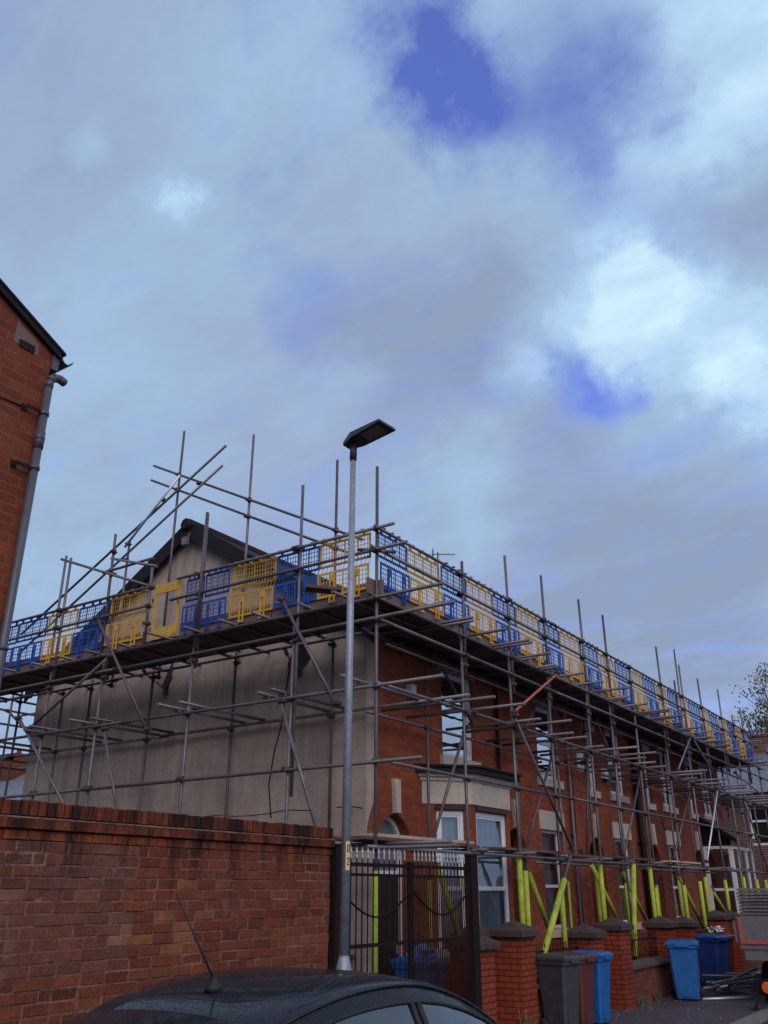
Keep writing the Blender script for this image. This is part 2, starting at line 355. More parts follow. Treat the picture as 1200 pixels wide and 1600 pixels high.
# ------------------------------------------------------------------ foreground brick wall
def clampc(c): return tuple(max(.01,min(.8,x)) for x in c)
wall=empty('brick_wall',(-6.25,5.9,0),'old patched brick boundary wall with brick on edge coping, behind the dark car','wall')
pal=[(.2,.05,.026),(.18,.044,.024),(.22,.056,.028),(.16,.04,.025),(.19,.05,.028),(.18,.05,.033),(.2,.052,.028),(.12,.033,.022),(.17,.045,.027),(.2,.068,.034),(.19,.047,.026)]
o=MB(); rh=.0845; XW=-6.15; y0w,y1w=3.86,8.0
def wbrick(mb,ya,yb,za,zb,xf,xb,c,j=.003):
    J=lambda:random.uniform(-j,j)
    e=.005
    f=[(xf-e,ya,za),(xf-e,yb,za),(xf-e,yb,zb),(xf-e,ya,zb)]
    g=[(xf+J(),ya+e,za+e),(xf+J(),yb-e,za+e),(xf+J(),yb-e,zb-e),(xf+J(),ya+e,zb-e)]
    bk=[(xb,p[1],p[2]) for p in f]
    mb.face(g,col=c)
    for k in range(4):
        l=(k+1)%4; mb.face([f[k],f[l],g[l],g[k]],col=c); mb.face([bk[k],bk[l],f[l],f[k]],col=c)
row=0; z=0.0
while z<2.44-.0845-.001-.19:
    yy=y0w-(.12 if row%2 else 0)+random.uniform(-.02,.02)
    while yy<y1w:
        w=.228 if random.random()>.14 else .11
        ya=max(yy,y0w); yb=min(yy+w,y1w)
        if yb-ya>.035:
            c=list(random.choice(pal)); k=random.uniform(.78,1.12)
            # older greyer panel at the far left, buff patch in the middle
            if yy<5.15 and z>1.2: c=[c[0]*.75+.03,c[1]*.9+.02,c[2]*.9+.022]
            if 5.3<yy<6.0 and 1.35<z<1.9 and random.random()<.5: c=[.28,.1,.045]
            if 4.9<yy<5.3 and 1.3<z<1.6 and random.random()<.35: c=[.27,.14,.085]
            J=lambda:random.uniform(-.004,.004)
            wbrick(o,ya+.0035+J(),yb-.0035+J(),z+.004+J(),z+rh-.004+J(),XW+random.uniform(-.004,.004),XW-.08,clampc([x*k for x in c]))
        yy+=w+.004
    z+=rh; row+=1
ztop=z
def wallcourse(za,zb,out,w,mb,soldier=False):
    yy=y0w
    while yy<y1w+.02:
        c=[x*random.uniform(.8,1.15) for x in random.choice([(.25,.055,.025),(.21,.046,.022),(.28,.065,.028)])]
        dz=random.uniform(-.006,.006) if soldier else 0
        wbrick(mb,yy+.003,min(yy+w-(.01 if soldier else .006),y1w+.03),za+.003,zb-.003+dz,XW+out+random.uniform(-.003,.003),XW-.24-out,clampc(c))
        if soldier: mb.face([(XW+out-.008,yy+.003,zb-.003+dz),(XW+out-.008,yy+w-.004,zb-.003+dz),(XW-.24,yy+w-.004,zb-.003+dz),(XW-.24,yy+.003,zb-.003+dz)],col=clampc(c))
        yy+=w
wallcourse(ztop,ztop+.075,.004,.2,o)
wallcourse(ztop+.077,ztop+.152,.035,.2,o)
zc=ztop+.16
cb=MB(); wallcourse(zc+.012,zc+.125,.004,.078,cb,True)
print('wall top',zc+.125)
o.build('brick_face',M['wallbrick'],wall)
cb.build('coping',M['wallbrick'],wall)
m_=MB(); m_.box(XW-.225,y0w+.004,0,XW-.006,y1w-.004,ztop-.002); m_.box(XW-.27,y0w,ztop+.153,XW+.033,y1w+.03,zc+.006); m_.build('mortar_core',M['mortar'],wall)
m_=MB(); m_.box(XW-.22,y0w+.006,ztop,XW-.02,y1w-.006,zc+.105); m_.build('coping_core',M['darkslate'],wall)
# ------------------------------------------------------------------ left end house
lh=empty('end_house',(-9,0,0),'orange brick house end with dark sloping verge at the left edge','house')
o=MB(); xf=-6.2; yc=3.8
prof=[(xf,-7,0),(xf,yc,0),(xf,yc,6.28),(xf,-1.2,8.75),(xf,-6.2,6.28),(xf,-6.2,0)]
prof=[(xf,-6.2,0),(xf,yc,0),(xf,yc,6.3),(xf,-1.2,8.75)  ,(xf,-6.2,6.3)]
P=[V(p) for p in prof]; Q=[p+V((-9,0,0)) for p in P]
o.face(P); o.face(list(reversed(Q)))
for k in range(5):
    j=(k+1)%5
    if k in (2,3): continue
    o.face([P[k],Q[k],Q[j],P[j]])
o.build('wall',M['leftbrick'],lh)
o=MB()
sl=(8.75-6.3)/(yc+1.2)
def lz(y,up=0): return 6.3+(yc-y)*sl+up if y>-1.2 else 8.75-(-1.2-y)*sl+up
for (ya,yb) in ((-1.2,yc+.1),(-6.4,-1.2)):
    o.hexa([(xf+.06,ya,lz(ya,.035)),(xf+.06,yb,lz(yb,.035)),(xf-9,yb,lz(yb,.035)),(xf-9,ya,lz(ya,.035)),(xf+.06,ya,lz(ya,.06)),(xf+.06,yb,lz(yb,.06)),(xf-9,yb,lz(yb,.06)),(xf-9,ya,lz(ya,.06))])
o.build('roof',M['black'],lh)
o=MB(); ya,yb=-1.2,yc+.06
o.hexa([(xf+.003,ya,lz(ya,-.03)),(xf+.05,ya,lz(ya,-.03)),(xf+.05,yb,lz(yb,-.03)),(xf+.003,yb,lz(yb,-.03)),(xf+.003,ya,lz(ya,.033)),(xf+.05,ya,lz(ya,.033)),(xf+.05,yb,lz(yb,.033)),(xf+.003,yb,lz(yb,.033))])
o.build('bargeboard',M['black'],lh)
o=MB(); 
for k in range(5):
    a0=math.pi+k*math.pi/5;a1=a0+math.pi/5; g=.055
    o.hexa([(xf-.05+.1,yc+.13+g*math.cos(a0),6.27+g*math.sin(a0)),(xf-6,yc+.13+g*math.cos(a0),6.27+g*math.sin(a0)),(xf-6,yc+.13+g*math.cos(a1),6.27+g*math.sin(a1)),(xf+.05,yc+.13+g*math.cos(a1),6.27+g*math.sin(a1)),
            (xf+.05,yc+.13+(g+.006)*math.cos(a0),6.27+(g+.006)*math.sin(a0)),(xf-6,yc+.13+(g+.006)*math.cos(a0),6.27+(g+.006)*math.sin(a0)),(xf-6,yc+.13+(g+.006)*math.cos(a1),6.27+(g+.006)*math.sin(a1)),(xf+.05,yc+.13+(g+.006)*math.cos(a1),6.27+(g+.006)*math.sin(a1))])
o.box(xf-.1,yc+.003,6.12,xf+.02,yc+.07,6.29)
o.build('gutter',M['greypipe'],lh)
o=MB(); px,py=xf+.05,yc-.01
o.tube((px,py,0),(px,py,5.93),.036,14)
for z in (5.62,5.38,5.1,3.55,1.8): o.tube((px,py,z),(px,py,z+.035),.044,14)
o.tube((px,py,5.3),(px,py,5.46),.042,14)
o.path([(px,py,5.9),(px,py,5.97),(px,py+.03,6.02),(px,py+.09,6.035),(px-.01,py+.15,6.03)],.038,14)
dp=o.build('downpipe',M['greypipe'],lh)
o=MB()
for z in (5.64,5.1,3.56,1.82):
    o.bar((px+.01,py-.17,z),(px+.01,py,z),.012,.03); o.box(px-.05,py-.19,z-.03,px-.038,py-.14,z+.03)
o.build('pipe_bracket',M['black'],dp)
o=MB(); o.path([(xf+.006,yc-.2,5.64),(xf+.006,3.2,5.62),(xf+.006,2.6,5.68),(xf+.006,1,5.75)],.005,6); o.build('cable',M['black'],lh)
o=MB(); o.prism([(xf-.01,3.42,6.2),(xf-.01,3.66,6.17),(xf-.01,3.66,6.3),(xf-.01,3.42,6.42)],(.014,0,0)); o.build('render_patch',M['toe'],lh)
o=MB(); o.box(xf,3.47,6.18,xf+.012,3.62,6.25); o.build('vent_brick',M['black'],lh)
# ------------------------------------------------------------------ terrace houses
def facade(mb,X,y0,y1,z0,z1,ops,th=.24):
    """wall in plane x=X facing +X with rectangular openings (ya,yb,za,zb) ; reveals th*0.5 deep"""
    ys=sorted(set([y0,y1]+[a for op in ops for a in op[:2]])); zs=sorted(set([z0,z1]+[a for op in ops for a in op[2:4]]))
    for a,b in zip(ys[:-1],ys[1:]):
        for c,d in zip(zs[:-1],zs[1:]):
            cy,cz=(a+b)/2,(c+d)/2
            if any(op[0]<cy<op[1] and op[2]<cz<op[3] for op in ops): continue
            mb.face([(X,a,c),(X,b,c),(X,b,d),(X,a,d)])
    for ya,yb,za,zb in ops:
        B=X-th
        mb.face([(X,ya,za),(X,ya,zb),(B,ya,zb),(B,ya,za)]); mb.face([(X,yb,za),(B,yb,za),(B,yb,zb),(X,yb,zb)])
        mb.face([(X,ya,zb),(X,yb,zb),(B,yb,zb),(B,ya,zb)]); mb.face([(X,ya,za),(B,ya,za),(B,yb,za),(X,yb,za)])
def window(parent,X,ya,yb,za,zb,trans=.5,glass='glass',curtain=True,label=None,fl=.055,mull=False,dark=True):
    """white casement: X is the outer frame face; children glass, curtain"""
    o=MB(); d=.06
    o.box(X-d,ya,za,X,ya+fl,zb);o.box(X-d,yb-fl,za,X,yb,zb);o.box(X-d,ya+fl,za,X,yb-fl,za+fl);o.box(X-d,ya+fl,zb-fl,X,yb-fl,zb)
    zt=za+(zb-za)*trans
    if trans: o.box(X-d-.003,ya+fl,zt-fl/2,X-.008,yb-fl,zt+fl/2)
    if mull: ym=(ya+yb)/2; o.box(X-d-.005,ym-fl/2,za+fl,X-.012,ym+fl/2,zb-fl)
    # inner sash bead
    o.box(X-.04,ya+fl,(zt if trans else za)+fl/2,X-.016,ya+fl+.025,zb-fl); o.box(X-.04,yb-fl-.025,(zt if trans else za)+fl/2,X-.016,yb-fl,zb-fl)
    w=o.build('window',M['upvc'],parent)
    if label: w['label']=label
    g=MB(); g.face([(X-.035,ya+fl*.5,za+fl*.5),(X-.035,yb-fl*.5,za+fl*.5),(X-.035,yb-fl*.5,zb-fl*.5),(X-.035,ya+fl*.5,zb-fl*.5)]); g.build('pane',M[glass],w)
    if curtain:
        c=MB(); n=18; Xc=X-.22
        for side in ((ya,ya+(yb-ya)*(.98 if curtain=='full' else .36)),(yb-(yb-ya)*.3,yb)):
            if curtain=='full' and side[1]==yb: continue
            for k in range(n):
                a=side[0]+(side[1]-side[0])*k/n;b=side[0]+(side[1]-side[0])*(k+1)/n
                xa=Xc+.02*math.sin(k*1.9);xb=Xc+.02*math.sin((k+1)*1.9)
                c.face([(xa,a,za),(xb,b,za),(xb,b,zb),(xa,a,zb)],True)
        c.build('curtain',M['curtain'],w)
    return w
def arch_door(h,X,ym,wall_mb,ring_mat,kind):
    """arched recessed porch: opening half width .44, springing z 2.35, crown 2.92"""
    hw=.46; zs=2.42; rise=.5; n=14
    pts=[(ym+hw*math.cos(math.pi*(1-k/n)),zs+rise*math.sin(math.pi*k/n)) for k in range(n+1)]
    # spandrels fill the rectangle above the springing
    for k in range(n):
        (a,za),(b,zb)=pts[k],pts[k+1]
        wall_mb.face([(X,a,za),(X,b,zb),(X,b,zs+rise),(X,a,zs+rise)])
        wall_mb.face([(X,a,za),(X-.24,a,za),(X-.24,b,zb),(X,b,zb)])
    # voussoirs
    v=MB(); nn=34; ro=1.72
    for k in range(nn):
        t0=math.pi*(k+.06)/nn;t1=math.pi*(k+.94)/nn
        f=lambda t,s:(ym-(hw+.004)*s*math.cos(t) if s==1 else ym-(hw+.34)*math.cos(t), zs+(rise+.004)*math.sin(t) if s==1 else zs+(rise+.33)*math.sin(t))
        if kind==0: f2=lambda t:(ym-(hw+.30)*math.cos(t),zs+(rise+.44)*math.sin(t))
        else: f2=lambda t:(ym-(hw+.22)*math.cos(t),zs+(rise+.22)*math.sin(t))
        A=f(t0,1);B=f(t1,1);Cc=f2(t1);D=f2(t0)
        v.hexa([(X-.02,A[0],A[1]),(X-.02,B[0],B[1]),(X-.02,Cc[0],Cc[1]),(X-.02,D[0],D[1]),(X+.006,A[0],A[1]),(X+.006,B[0],B[1]),(X+.006,Cc[0],Cc[1]),(X+.006,D[0],D[1])])
    v.build('brick_arch',ring_mat,h)
    k=MB(); zk=zs+rise
    k.hexa([(X-.02,ym-.055,zk+.02),(X+.09,ym-.055,zk+.02),(X+.09,ym+.055,zk+.02),(X-.02,ym+.055,zk+.02),(X-.02,ym-.09,zk+.52),(X+.06,ym-.09,zk+.52),(X+.06,ym+.09,zk+.52),(X-.02,ym+.09,zk+.52)])
    k.build('keystone',M['cream'],h)
    d=MB(); xd=X-(.2 if kind==0 else .7)
    if kind: # deep porch sides
        p=MB(); p.face([(X-.24,ym-hw,0),(X-.24,ym-hw,3),(xd,ym-hw,3),(xd,ym-hw,0)]); p.face([(X-.24,ym+hw,0),(xd,ym+hw,0),(xd,ym+hw,3),(X-.24,ym+hw,3)]); p.face([(X-.24,ym-hw,2.95),(X-.24,ym+hw,2.95),(xd,ym+hw,2.95),(xd,ym-hw,2.95)])
        p.build('porch_wall',M['facade2'],h)
    d.box(xd-.04,ym-hw+.06,0.1,xd,ym+hw-.06,2.05)
    for (a,b,c,e) in ((.12,-.04,.25,.9),(.04,.34,.25,.9)):
        pass
    for ya,yb in ((ym-.3,ym-.03),(ym+.03,ym+.3)):
        for za,zb in ((.3,.85),(1.0,1.85)): d.box(xd,ya,za,xd+.012,yb,zb)
    dd=d.build('door',M['darkdoor'],h)
    fr=MB(); fr.box(xd-.05,ym-hw,0,xd+.02,ym-hw+.058,zs); fr.box(xd-.05,ym+hw-.058,0,xd+.02,ym+hw,zs); fr.box(xd-.05,ym-hw+.058,2.06,xd+.02,ym+hw-.058,2.13)
    for k in range(n):
        (a,za),(b,zb)=pts[k],pts[k+1]
        s=.87
        fr.hexa([(xd-.05,ym+(a-ym)*s,zs+(za-zs)*s),(xd-.05,ym+(b-ym)*s,zs+(zb-zs)*s),(xd-.05,b,zb),(xd-.05,a,za),(xd+.03,ym+(a-ym)*s,zs+(za-zs)*s),(xd+.03,ym+(b-ym)*s,zs+(zb-zs)*s),(xd+.03,b,zb),(xd+.03,a,za)])
    fr.build('door_frame',M['upvc'],h)
    g=MB()
    g.face([(xd-.02,ym-hw+.05,2.1),(xd-.02,ym+hw-.05,2.1)]+[(xd-.02,ym+(a-ym)*.9,zs+(zz-zs)*.9) for a,zz in reversed(pts)]); g.build('fanlight',M['door'],h)
    hd=MB(); hd.bar((xd+.03,ym+.3,1.0),(xd+.03,ym+.3,1.12),.02,.02); hd.build('handle',M['silver'],dd)
XF=-7.8; XB=-16.2; XR=-12.0; ZE=5.72; ZR=8.3
bounds=[10.98,15.05,19.05,23.0,26.95,31.1]
doors=[11.72,15.8,19.8,23.72,27.65]
labs=['brick terraced house with grey pebble dash gable and flat roofed bay, at the scaffold corner',
 'red brick terraced house beside the bay fronted end house, cream lintel over its ground window',
 'middle brick terraced house with white alarm box by its upper window',
 'terraced house just past the thick black soil pipe, with narrow window over its arched door',
 'last terraced house of the row, next to the slate roofed crossing house']
def eave_part(h,y0,y1):
    o=MB(); 
    yy=y0+.1
    while yy<y1-.1:
        o.box(XF+.002,yy,ZE-.24,XF+.1,yy+.11,ZE-.09); yy+=.34
    o.build('eaves_corbel',M['facade2'],h)
    o=MB(); o.box(XF-.05,y0,ZE-.088,XF+.14,y1,ZE-.03); o.build('soffit',M['black'],h)
    o=MB()
    for k in range(6):
        a0=math.pi+k*math.pi/6;a1=a0+math.pi/6;g0=.06;g1=.066;cx=XF+.21
        o.hexa([(cx+g0*math.cos(a0),y0,ZE+g0*math.sin(a0)),(cx+g0*math.cos(a1),y0,ZE+g0*math.sin(a1)),(cx+g0*math.cos(a1),y1,ZE+g0*math.sin(a1)),(cx+g0*math.cos(a0),y1,ZE+g0*math.sin(a0)),
                (cx+g1*math.cos(a0),y0,ZE+g1*math.sin(a0)),(cx+g1*math.cos(a1),y0,ZE+g1*math.sin(a1)),(cx+g1*math.cos(a1),y1,ZE+g1*math.sin(a1)),(cx+g1*math.cos(a0),y1,ZE+g1*math.sin(a0))])
    o.build('gutter',M['black'],h)
for i in range(5):
    y0,y1=bounds[i],bounds[i+1]; ym=doors[i]
    h=empty('terraced_house',(XF,(y0+y1)/2,0),labs[i],'house','houses of the scaffolded terrace')
    bm='facade' if i<2 else ('facade' if i==2 else 'facade2')
    X=XF
    up=(ym+1.5,ym+2.6) if i==0 else (ym+1.25,ym+2.2)
    za,zb=(3.98,5.45)
    ops=[(ym-.46,ym+.46,0,2.92),(up[0],up[1],za,zb)]
    gw=None
    if 0<i<4: gw=(ym+1.2,ym+2.2,1.18,2.98); ops.append(gw)
    if i>=2: ops.append((ym-.15,ym+.4,3.95,5.3))
    o=MB(); facade(o,X,y0,y1,0,ZE,ops)
    if i==0: # corner return, gable is a separate part
        pass
    ring=M['facade']
    arch_door(h,X,ym,o,ring,0 if i==0 else (1 if i%2 else 2))
    rw_=MB(); rw_.face([(XB,y1,0),(XB,y0,0),(XB,y0,ZE),(XB,y1,ZE)])
    rw_.build('rear_wall',M[bm],h)
    if i==4:
        o.face([(XF,y1,0),(XB,y1,0),(XB,y1,ZE),(XR,y1,ZR),(XF,y1,ZE)])
    if i==2:
        o.face([(XF-.24,y0,0),(XB,y0,0),(XB,y0,ZE),(XF-.24,y0,ZE)])
    w=o.build('wall',M[bm],h)
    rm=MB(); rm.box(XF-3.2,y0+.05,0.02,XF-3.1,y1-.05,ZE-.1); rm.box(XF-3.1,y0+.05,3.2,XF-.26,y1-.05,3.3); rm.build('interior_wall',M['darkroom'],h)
    window(h,X-.045,up[0],up[1],za,zb,.5 if i!=0 else .0,'glassup' if i<2 else 'glass',None if i<2 else True,mull=(i>2),fl=.075)
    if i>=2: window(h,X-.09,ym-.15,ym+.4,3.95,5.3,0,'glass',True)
    if gw: window(h,X-.09,*gw,trans=.42,curtain='full' if i==1 else True)
    # lintels and sills
    ln=MB(); ln.box(X-.03,up[0]-.12,zb,X+.018,up[1]+.12,zb+.2); ln.build('lintel',M['cream2'],h)
    sl_=MB(); sl_.box(X-.09,up[0]-.1,za-.16,X+.06,up[1]+.15,za-.002); sl_.build('sill',M['cream'] if i!=2 else M['cream2'],h)
    if i>=2:
        sl_=MB(); sl_.box(X-.09,ym-.2,3.8,X+.05,ym+.45,3.948); sl_.build('sill',M['cream'],h)
        ln=MB(); ln.box(X-.03,ym-.25,5.3,X+.018,ym+.5,5.48); ln.build('lintel',M['cream2'],h)
    if gw:
        ln=MB(); ln.box(X-.03,gw[0]-.1,gw[3],X+.02,gw[1]+.1,gw[3]+.36); ln.build('lintel',M['cream'],h)
        s2=MB(); s2.box(X-.09,gw[0]-.08,gw[2]-.15,X+.07,gw[1]+.08,gw[2]-.002); s2.build('sill',M['cream'],h)
    eave_part(h,y0,y1)
    if i==4:
        # square bay with a tiled lean-to roof
        by0,by1,bx=28.2,30.8,-6.98
        b_=MB(); b_.box(XF+.002,by0,0,bx,by1,.85); b_.build('bay_base',M['facade2'],h)
        ck=MB(); ck.prism([(XF+.002,by0+.01,3.06),(bx-.005,by0+.01,3.06),(bx-.005,by0+.01,3.24),(XF+.002,by0+.01,3.78)],(0,.03,0)); ck.build('bay_cheek',M['black'],h)  # cheek coloured black to stand in for the shade under the verge
        fr=MB(); W=.075
        fr.box(XF+.002,by0,.852,bx,by0+W,.93); fr.box(XF+.002,by0,2.98,bx,by0+W,3.058); fr.box(XF+.002,by0+.002,1.85,bx,by0+W-.002,1.92)
        for x in (XF+.002,bx-.1): fr.box(x,by0+.001,.931,x+.098,by0+W-.001,2.979)
        fr.box(bx-.08,by0+W,.852,bx-.001,by1,.93); fr.box(bx-.08,by0+W,2.98,bx-.001,by1,3.058); fr.box(bx-.078,by0+W,1.85,bx-.003,by1,1.92)
        for k in range(4): yy=by0+W+(by1-by0-W*2)*k/3; fr.box(bx-.079,yy,.931,bx-.002,yy+W,2.979)
        fo=fr.build('bay_window',M['upvc'],h)
        g=MB(); g.face([(XF+.05,by0+.035,.9),(bx-.04,by0+.035,.9),(bx-.04,by0+.035,3.0),(XF+.05,by0+.035,3.0)]); g.face([(bx-.04,by0+.035,.9),(bx-.04,by1,.9),(bx-.04,by1,3.0),(bx-.04,by0+.035,3.0)]); g.build('pane',M['glass'],fo)
        rf=MB(); P=[(XF,by0-.15,3.86),(bx+.2,by0-.15,3.2),(bx+.2,by1+.1,3.2),(XF,by1+.1,3.86)]; rf.prism(P,(0,0,.05))
        for k in range(1,8):
            t=k/8; x=XF+(bx+.2-XF)*t; z=3.92-.66*t; rf.bar((x,by0-.15,z),(x,by1+.1,z),.03,.022)
        rf.build('tiled_lean_to_roof',M['tiles'],h)
        vb=MB(); vb.prism([(XF+.003,by0-.18,3.92),(bx+.2,by0-.18,3.26),(bx+.2,by0-.18,3.12),(XF+.003,by0-.18,3.78)],(0,.028,0)); vb.build('verge_board',M['black'],h)
    # roof: slate slopes
    o=MB(); t=.07; ov=.2; sF=(ZR-ZE)/(XF-XR)
    ya=y0-(.16 if i==0 else 0); yb=y1+(.12 if i==4 else 0)
    def rz(x,u=0): return ZR-abs(x-XR)*sF+u+.06
    for xa,xb in ((XR,XF+ov),(XB-ov,XR)):
        o.hexa([(xa,ya,rz(xa)),(xb,ya,rz(xb)),(xb,yb,rz(xb)),(xa,yb,rz(xa)),(xa,ya,rz(xa,t)),(xb,ya,rz(xb,t)),(xb,yb,rz(xb,t)),(xa,yb,rz(xa,t))])
    o.tube((XR,ya,rz(XR,.05)),(XR,yb,rz(XR,.05)),.11,10)
    o.build('roof',M['darkslate'],h)
    if i==0:
        # rendered gable
        g=MB(); poly=[(XB,y0-.02,0),(XF+.002,y0-.02,0),(XF+.002,y0-.02,ZE),(XR,y0-.02,ZR+.05),(XB,y0-.02,ZE)]
        g.prism([poly[0],poly[4],poly[3],poly[2],poly[1]],(0,.2,0)); g.build('gable_wall',M['render'],h)
        e=MB(); e.box(XF-.045,y0-.026,0,XF-.03,y0-.021,ZE-.1); e.build('corner_bead',M['cream2'],h)
        cr=MB()
        def crack(pts,w=.012):
            for a,b in zip(pts[:-1],pts[1:]):
                cr.bar((a[0],y0-.021,a[1]),(b[0],y0-.021,b[1]),.004,w,(0,0,1))
        p=[];x=XF-.05;z=2.98
        while x>XB+1: p.append((x,z+random.uniform(-.02,.02))); x-=random.uniform(.2,.5); z+=random.uniform(-.02,.017)
        for k in range(0,len(p)-1):
            if random.random()<.85: crack(p[k:k+2],random.uniform(.006,.015))
        cr.build('crack',M['black'],h)
        bb=MB()
        for xa,xb in ((XR,XF+ov),(XR,XB-ov)):
            P0=[(xa,y0-.19,rz(xa,t+.03)),(xb,y0-.19,rz(xb,t+.03)),(xb,y0-.19,rz(xb,-.24)),(xa,y0-.19,rz(xa,-.24))]
            if xa<xb or True: bb.prism(P0,(0,.03,0))
            Q0=[(xa,y0-.14,rz(xa,-.03)),(xb,y0-.14,rz(xb,-.03)),(xb,y0-.022,rz(xb,-.03)),(xa,y0-.022,rz(xa,-.03))]
            bb.prism(Q0,(0,0,.02))
        bb.build('bargeboard',M['black'],h)
        rc=MB(); rc.lathe([(.09,y0-.26),(.13,y0-.24),(.13,y0-.1),(.1,y0-.08)],(XR,0,rz(XR,.02)),8,'y'); rc.build('ridge_end_cap',M['black'],h)
        fl=MB(); fl.box(XR-.02,y0-.27,rz(XR,-.42),XR+.12,y0-.2,rz(XR,-.27)); fl.bar((XR+.1,y0-.16,rz(XR,-.1)),(XR+.1,y0-.26,rz(XR,-.36)),.02,.02); fl.build('floodlight',M['dish'],h)
        # canted bay
        bz1=3.62; a=(XF,12.55); b=(-7.25,13.15); c=(-7.25,14.5); d=(XF,15.02)
        def facet(mb,p,q,z0,z1,off=.0):
            mb.face([(p[0],p[1],z0),(q[0],q[1],z0),(q[0],q[1],z1),(p[0],p[1],z1)],uv=[(0,z0),(math.dist(p,q),z0),(math.dist(p,q),z1),(0,z1)])
        def facet_op(mb,fr,gl,cu,p,q,z0,z1,ua,ub,za,zb,trans):
            Lg=math.dist(p,q); dv=V((q[0]-p[0],q[1]-p[1],0))/Lg; nr=V((dv.y,-dv.x,0)); 
            if nr.x<0: nr=-nr
            W=lambda u,z,dd=0:V((p[0],p[1],0))+dv*u+nr*dd+V((0,0,z))
            us=[0,ua,ub,Lg]; zs_=[z0,za,zb,z1]
            for iu in range(3):
                for iz in range(3):
                    if iu==1 and iz==1: continue
                    mb.face([W(us[iu],zs_[iz]),W(us[iu+1],zs_[iz]),W(us[iu+1],zs_[iz+1]),W(us[iu],zs_[iz+1])],uv=[(us[iu],zs_[iz]),(us[iu+1],zs_[iz]),(us[iu+1],zs_[iz+1]),(us[iu],zs_[iz+1])])
            for (u,zA,u2,zB) in ((ua,za,ua,zb),(ub,za,ub,zb),(ua,zb,ub,zb),(ua,za,ub,za)):
                mb.face([W(u,zA),W(u2,zB),W(u2,zB,-.09),W(u,zA,-.09)])
            f=.06
            def B(u0,u1,zz0,zz1,d0,d1): fr.hexa([W(u0,zz0,d0),W(u1,zz0,d0),W(u1,zz0,d1),W(u0,zz0,d1),W(u0,zz1,d0),W(u1,zz1,d0),W(u1,zz1,d1),W(u0,zz1,d1)])
            B(ua,ua+f,za,zb,-.09,-.03);B(ub-f,ub,za,zb,-.09,-.03);B(ua+f,ub-f,za,za+f,-.09,-.03);B(ua+f,ub-f,zb-f,zb,-.09,-.03)
            zt=za+(zb-za)*trans; B(ua+f,ub-f,zt-.03,zt+.03,-.085,-.035)
            B(ua+f,ua+f+.035,zt+.03,zb-f,-.08,-.045);B(ub-f-.035,ub-f,zt+.03,zb-f,-.08,-.045);B(ua+f+.035,ub-f-.035,zb-f-.035,zb-f,-.08,-.045)
            gl.face([W(ua+f/2,za+f/2,-.06),W(ub-f/2,za+f/2,-.06),W(ub-f/2,zb-f/2,-.06),W(ua+f/2,zb-f/2,-.06)])
            n=14
            for k in range(n):
                u0=ua+(ub-ua)*k/n;u1=ua+(ub-ua)*(k+1)/n;d0=-.16+.012*math.sin(k*2.1);d1=-.16+.012*math.sin((k+1)*2.1)
                cu.face([W(u0,za,d0),W(u1,za,d1),W(u1,zb,d1),W(u0,zb,d0)],True)
            return W
        bw=MB()
        for (p,q,ua,ub) in ((a,b,.22,.68),(b,c,.14,1.22),(c,d,.2,.52)):
            fr=MB();gl=MB();cu=MB()
            facet_op(bw,fr,gl,cu,p,q,0,3.14,ua,ub,1.05,3.04,.42)
            fo=fr.build('window',M['upvc'],h); gl.build('pane',M['glass'],fo); cu.build('curtain',M['curtain'],fo)
        bwo=bw.build('bay_wall',M['facade'],h)
        fa=MB()
        def ringprism(mb,z0,z1,out):
            s=[(XF-.002,12.55-out*1.2),(-7.25+out,13.15-out*.5),(-7.25+out,14.5+out*.5),(XF-.002,15.02+out*1.2)]
            mb.prism([(x,y,z0) for x,y in s],(0,0,z1-z0))
        ringprism(fa,3.141,3.50,.025); ringprism(fa,3.501,3.56,.06); ringprism(fa,3.561,3.61,.11); fa.build('bay_fascia',M['cream'],h)
        ff=MB(); ringprism(ff,3.612,3.70,.2); ringprism(ff,3.701,3.735,.24); ff.build('bay_roof',M['black'],h)
        sb=MB(); ringprism(sb,.92,1.045,.05); sb.build('bay_sill',M['cream'],h)
        lb=MB(); 
        for (p,q,ua,ub) in ((a,b,.2,.7),(b,c,.12,1.24)):
            Lg=math.dist(p,q); dv=V((q[0]-p[0],q[1]-p[1],0))/Lg; nr=V((dv.y,-dv.x,0))
            if nr.x<0: nr=-nr
            P1=V((p[0],p[1],3.09))+dv*ua+nr*.03;P2=V((p[0],p[1],3.09))+dv*ub+nr*.03; lb.bar(P1,P2,.03,.07)
        lb.build('drip_lintel',M['capstone'],h)
# small things fixed on the walls
def on_wall(name,label,cat,y,z,parts):
    e=empty(name,(XF,y,z),label,cat)
    for nm,fn,mat in parts:
        o=MB(); fn(o); o.build(nm,M[mat],e)
    return e
on_wall('security_light','small white security light above the first arched door','light',12.15,4.86,[('housing',lambda o:o.box(XF,12.08,4.82,XF+.1,12.24,4.98),'white'),('lamp',lambda o:(o.tube((XF+.08,12.16,4.8),(XF+.15,12.16,4.68),.055,12),o.tube((XF+.15,12.16,4.68),(XF+.17,12.16,4.645),.06,12)),'black')])
on_wall('alarm_box','white alarm box beside the third upper window','alarm box',20.65,4.36,[('cover',lambda o:o.box(XF,20.53,4.28,XF+.08,20.78,4.5),'white'),('base_strip',lambda o:o.box(XF,20.55,4.22,XF+.07,20.76,4.278),'black')])
on_wall('flue_vent','white boiler flue plate on the second brick house wall','vent',19.3,4.5,[('plate',lambda o:o.box(XF,19.1,4.32,XF+.02,19.46,4.72),'white'),('pipe',lambda o:o.tube((XF,19.28,4.5),(XF+.16,19.28,4.5),.05,12),'black')])
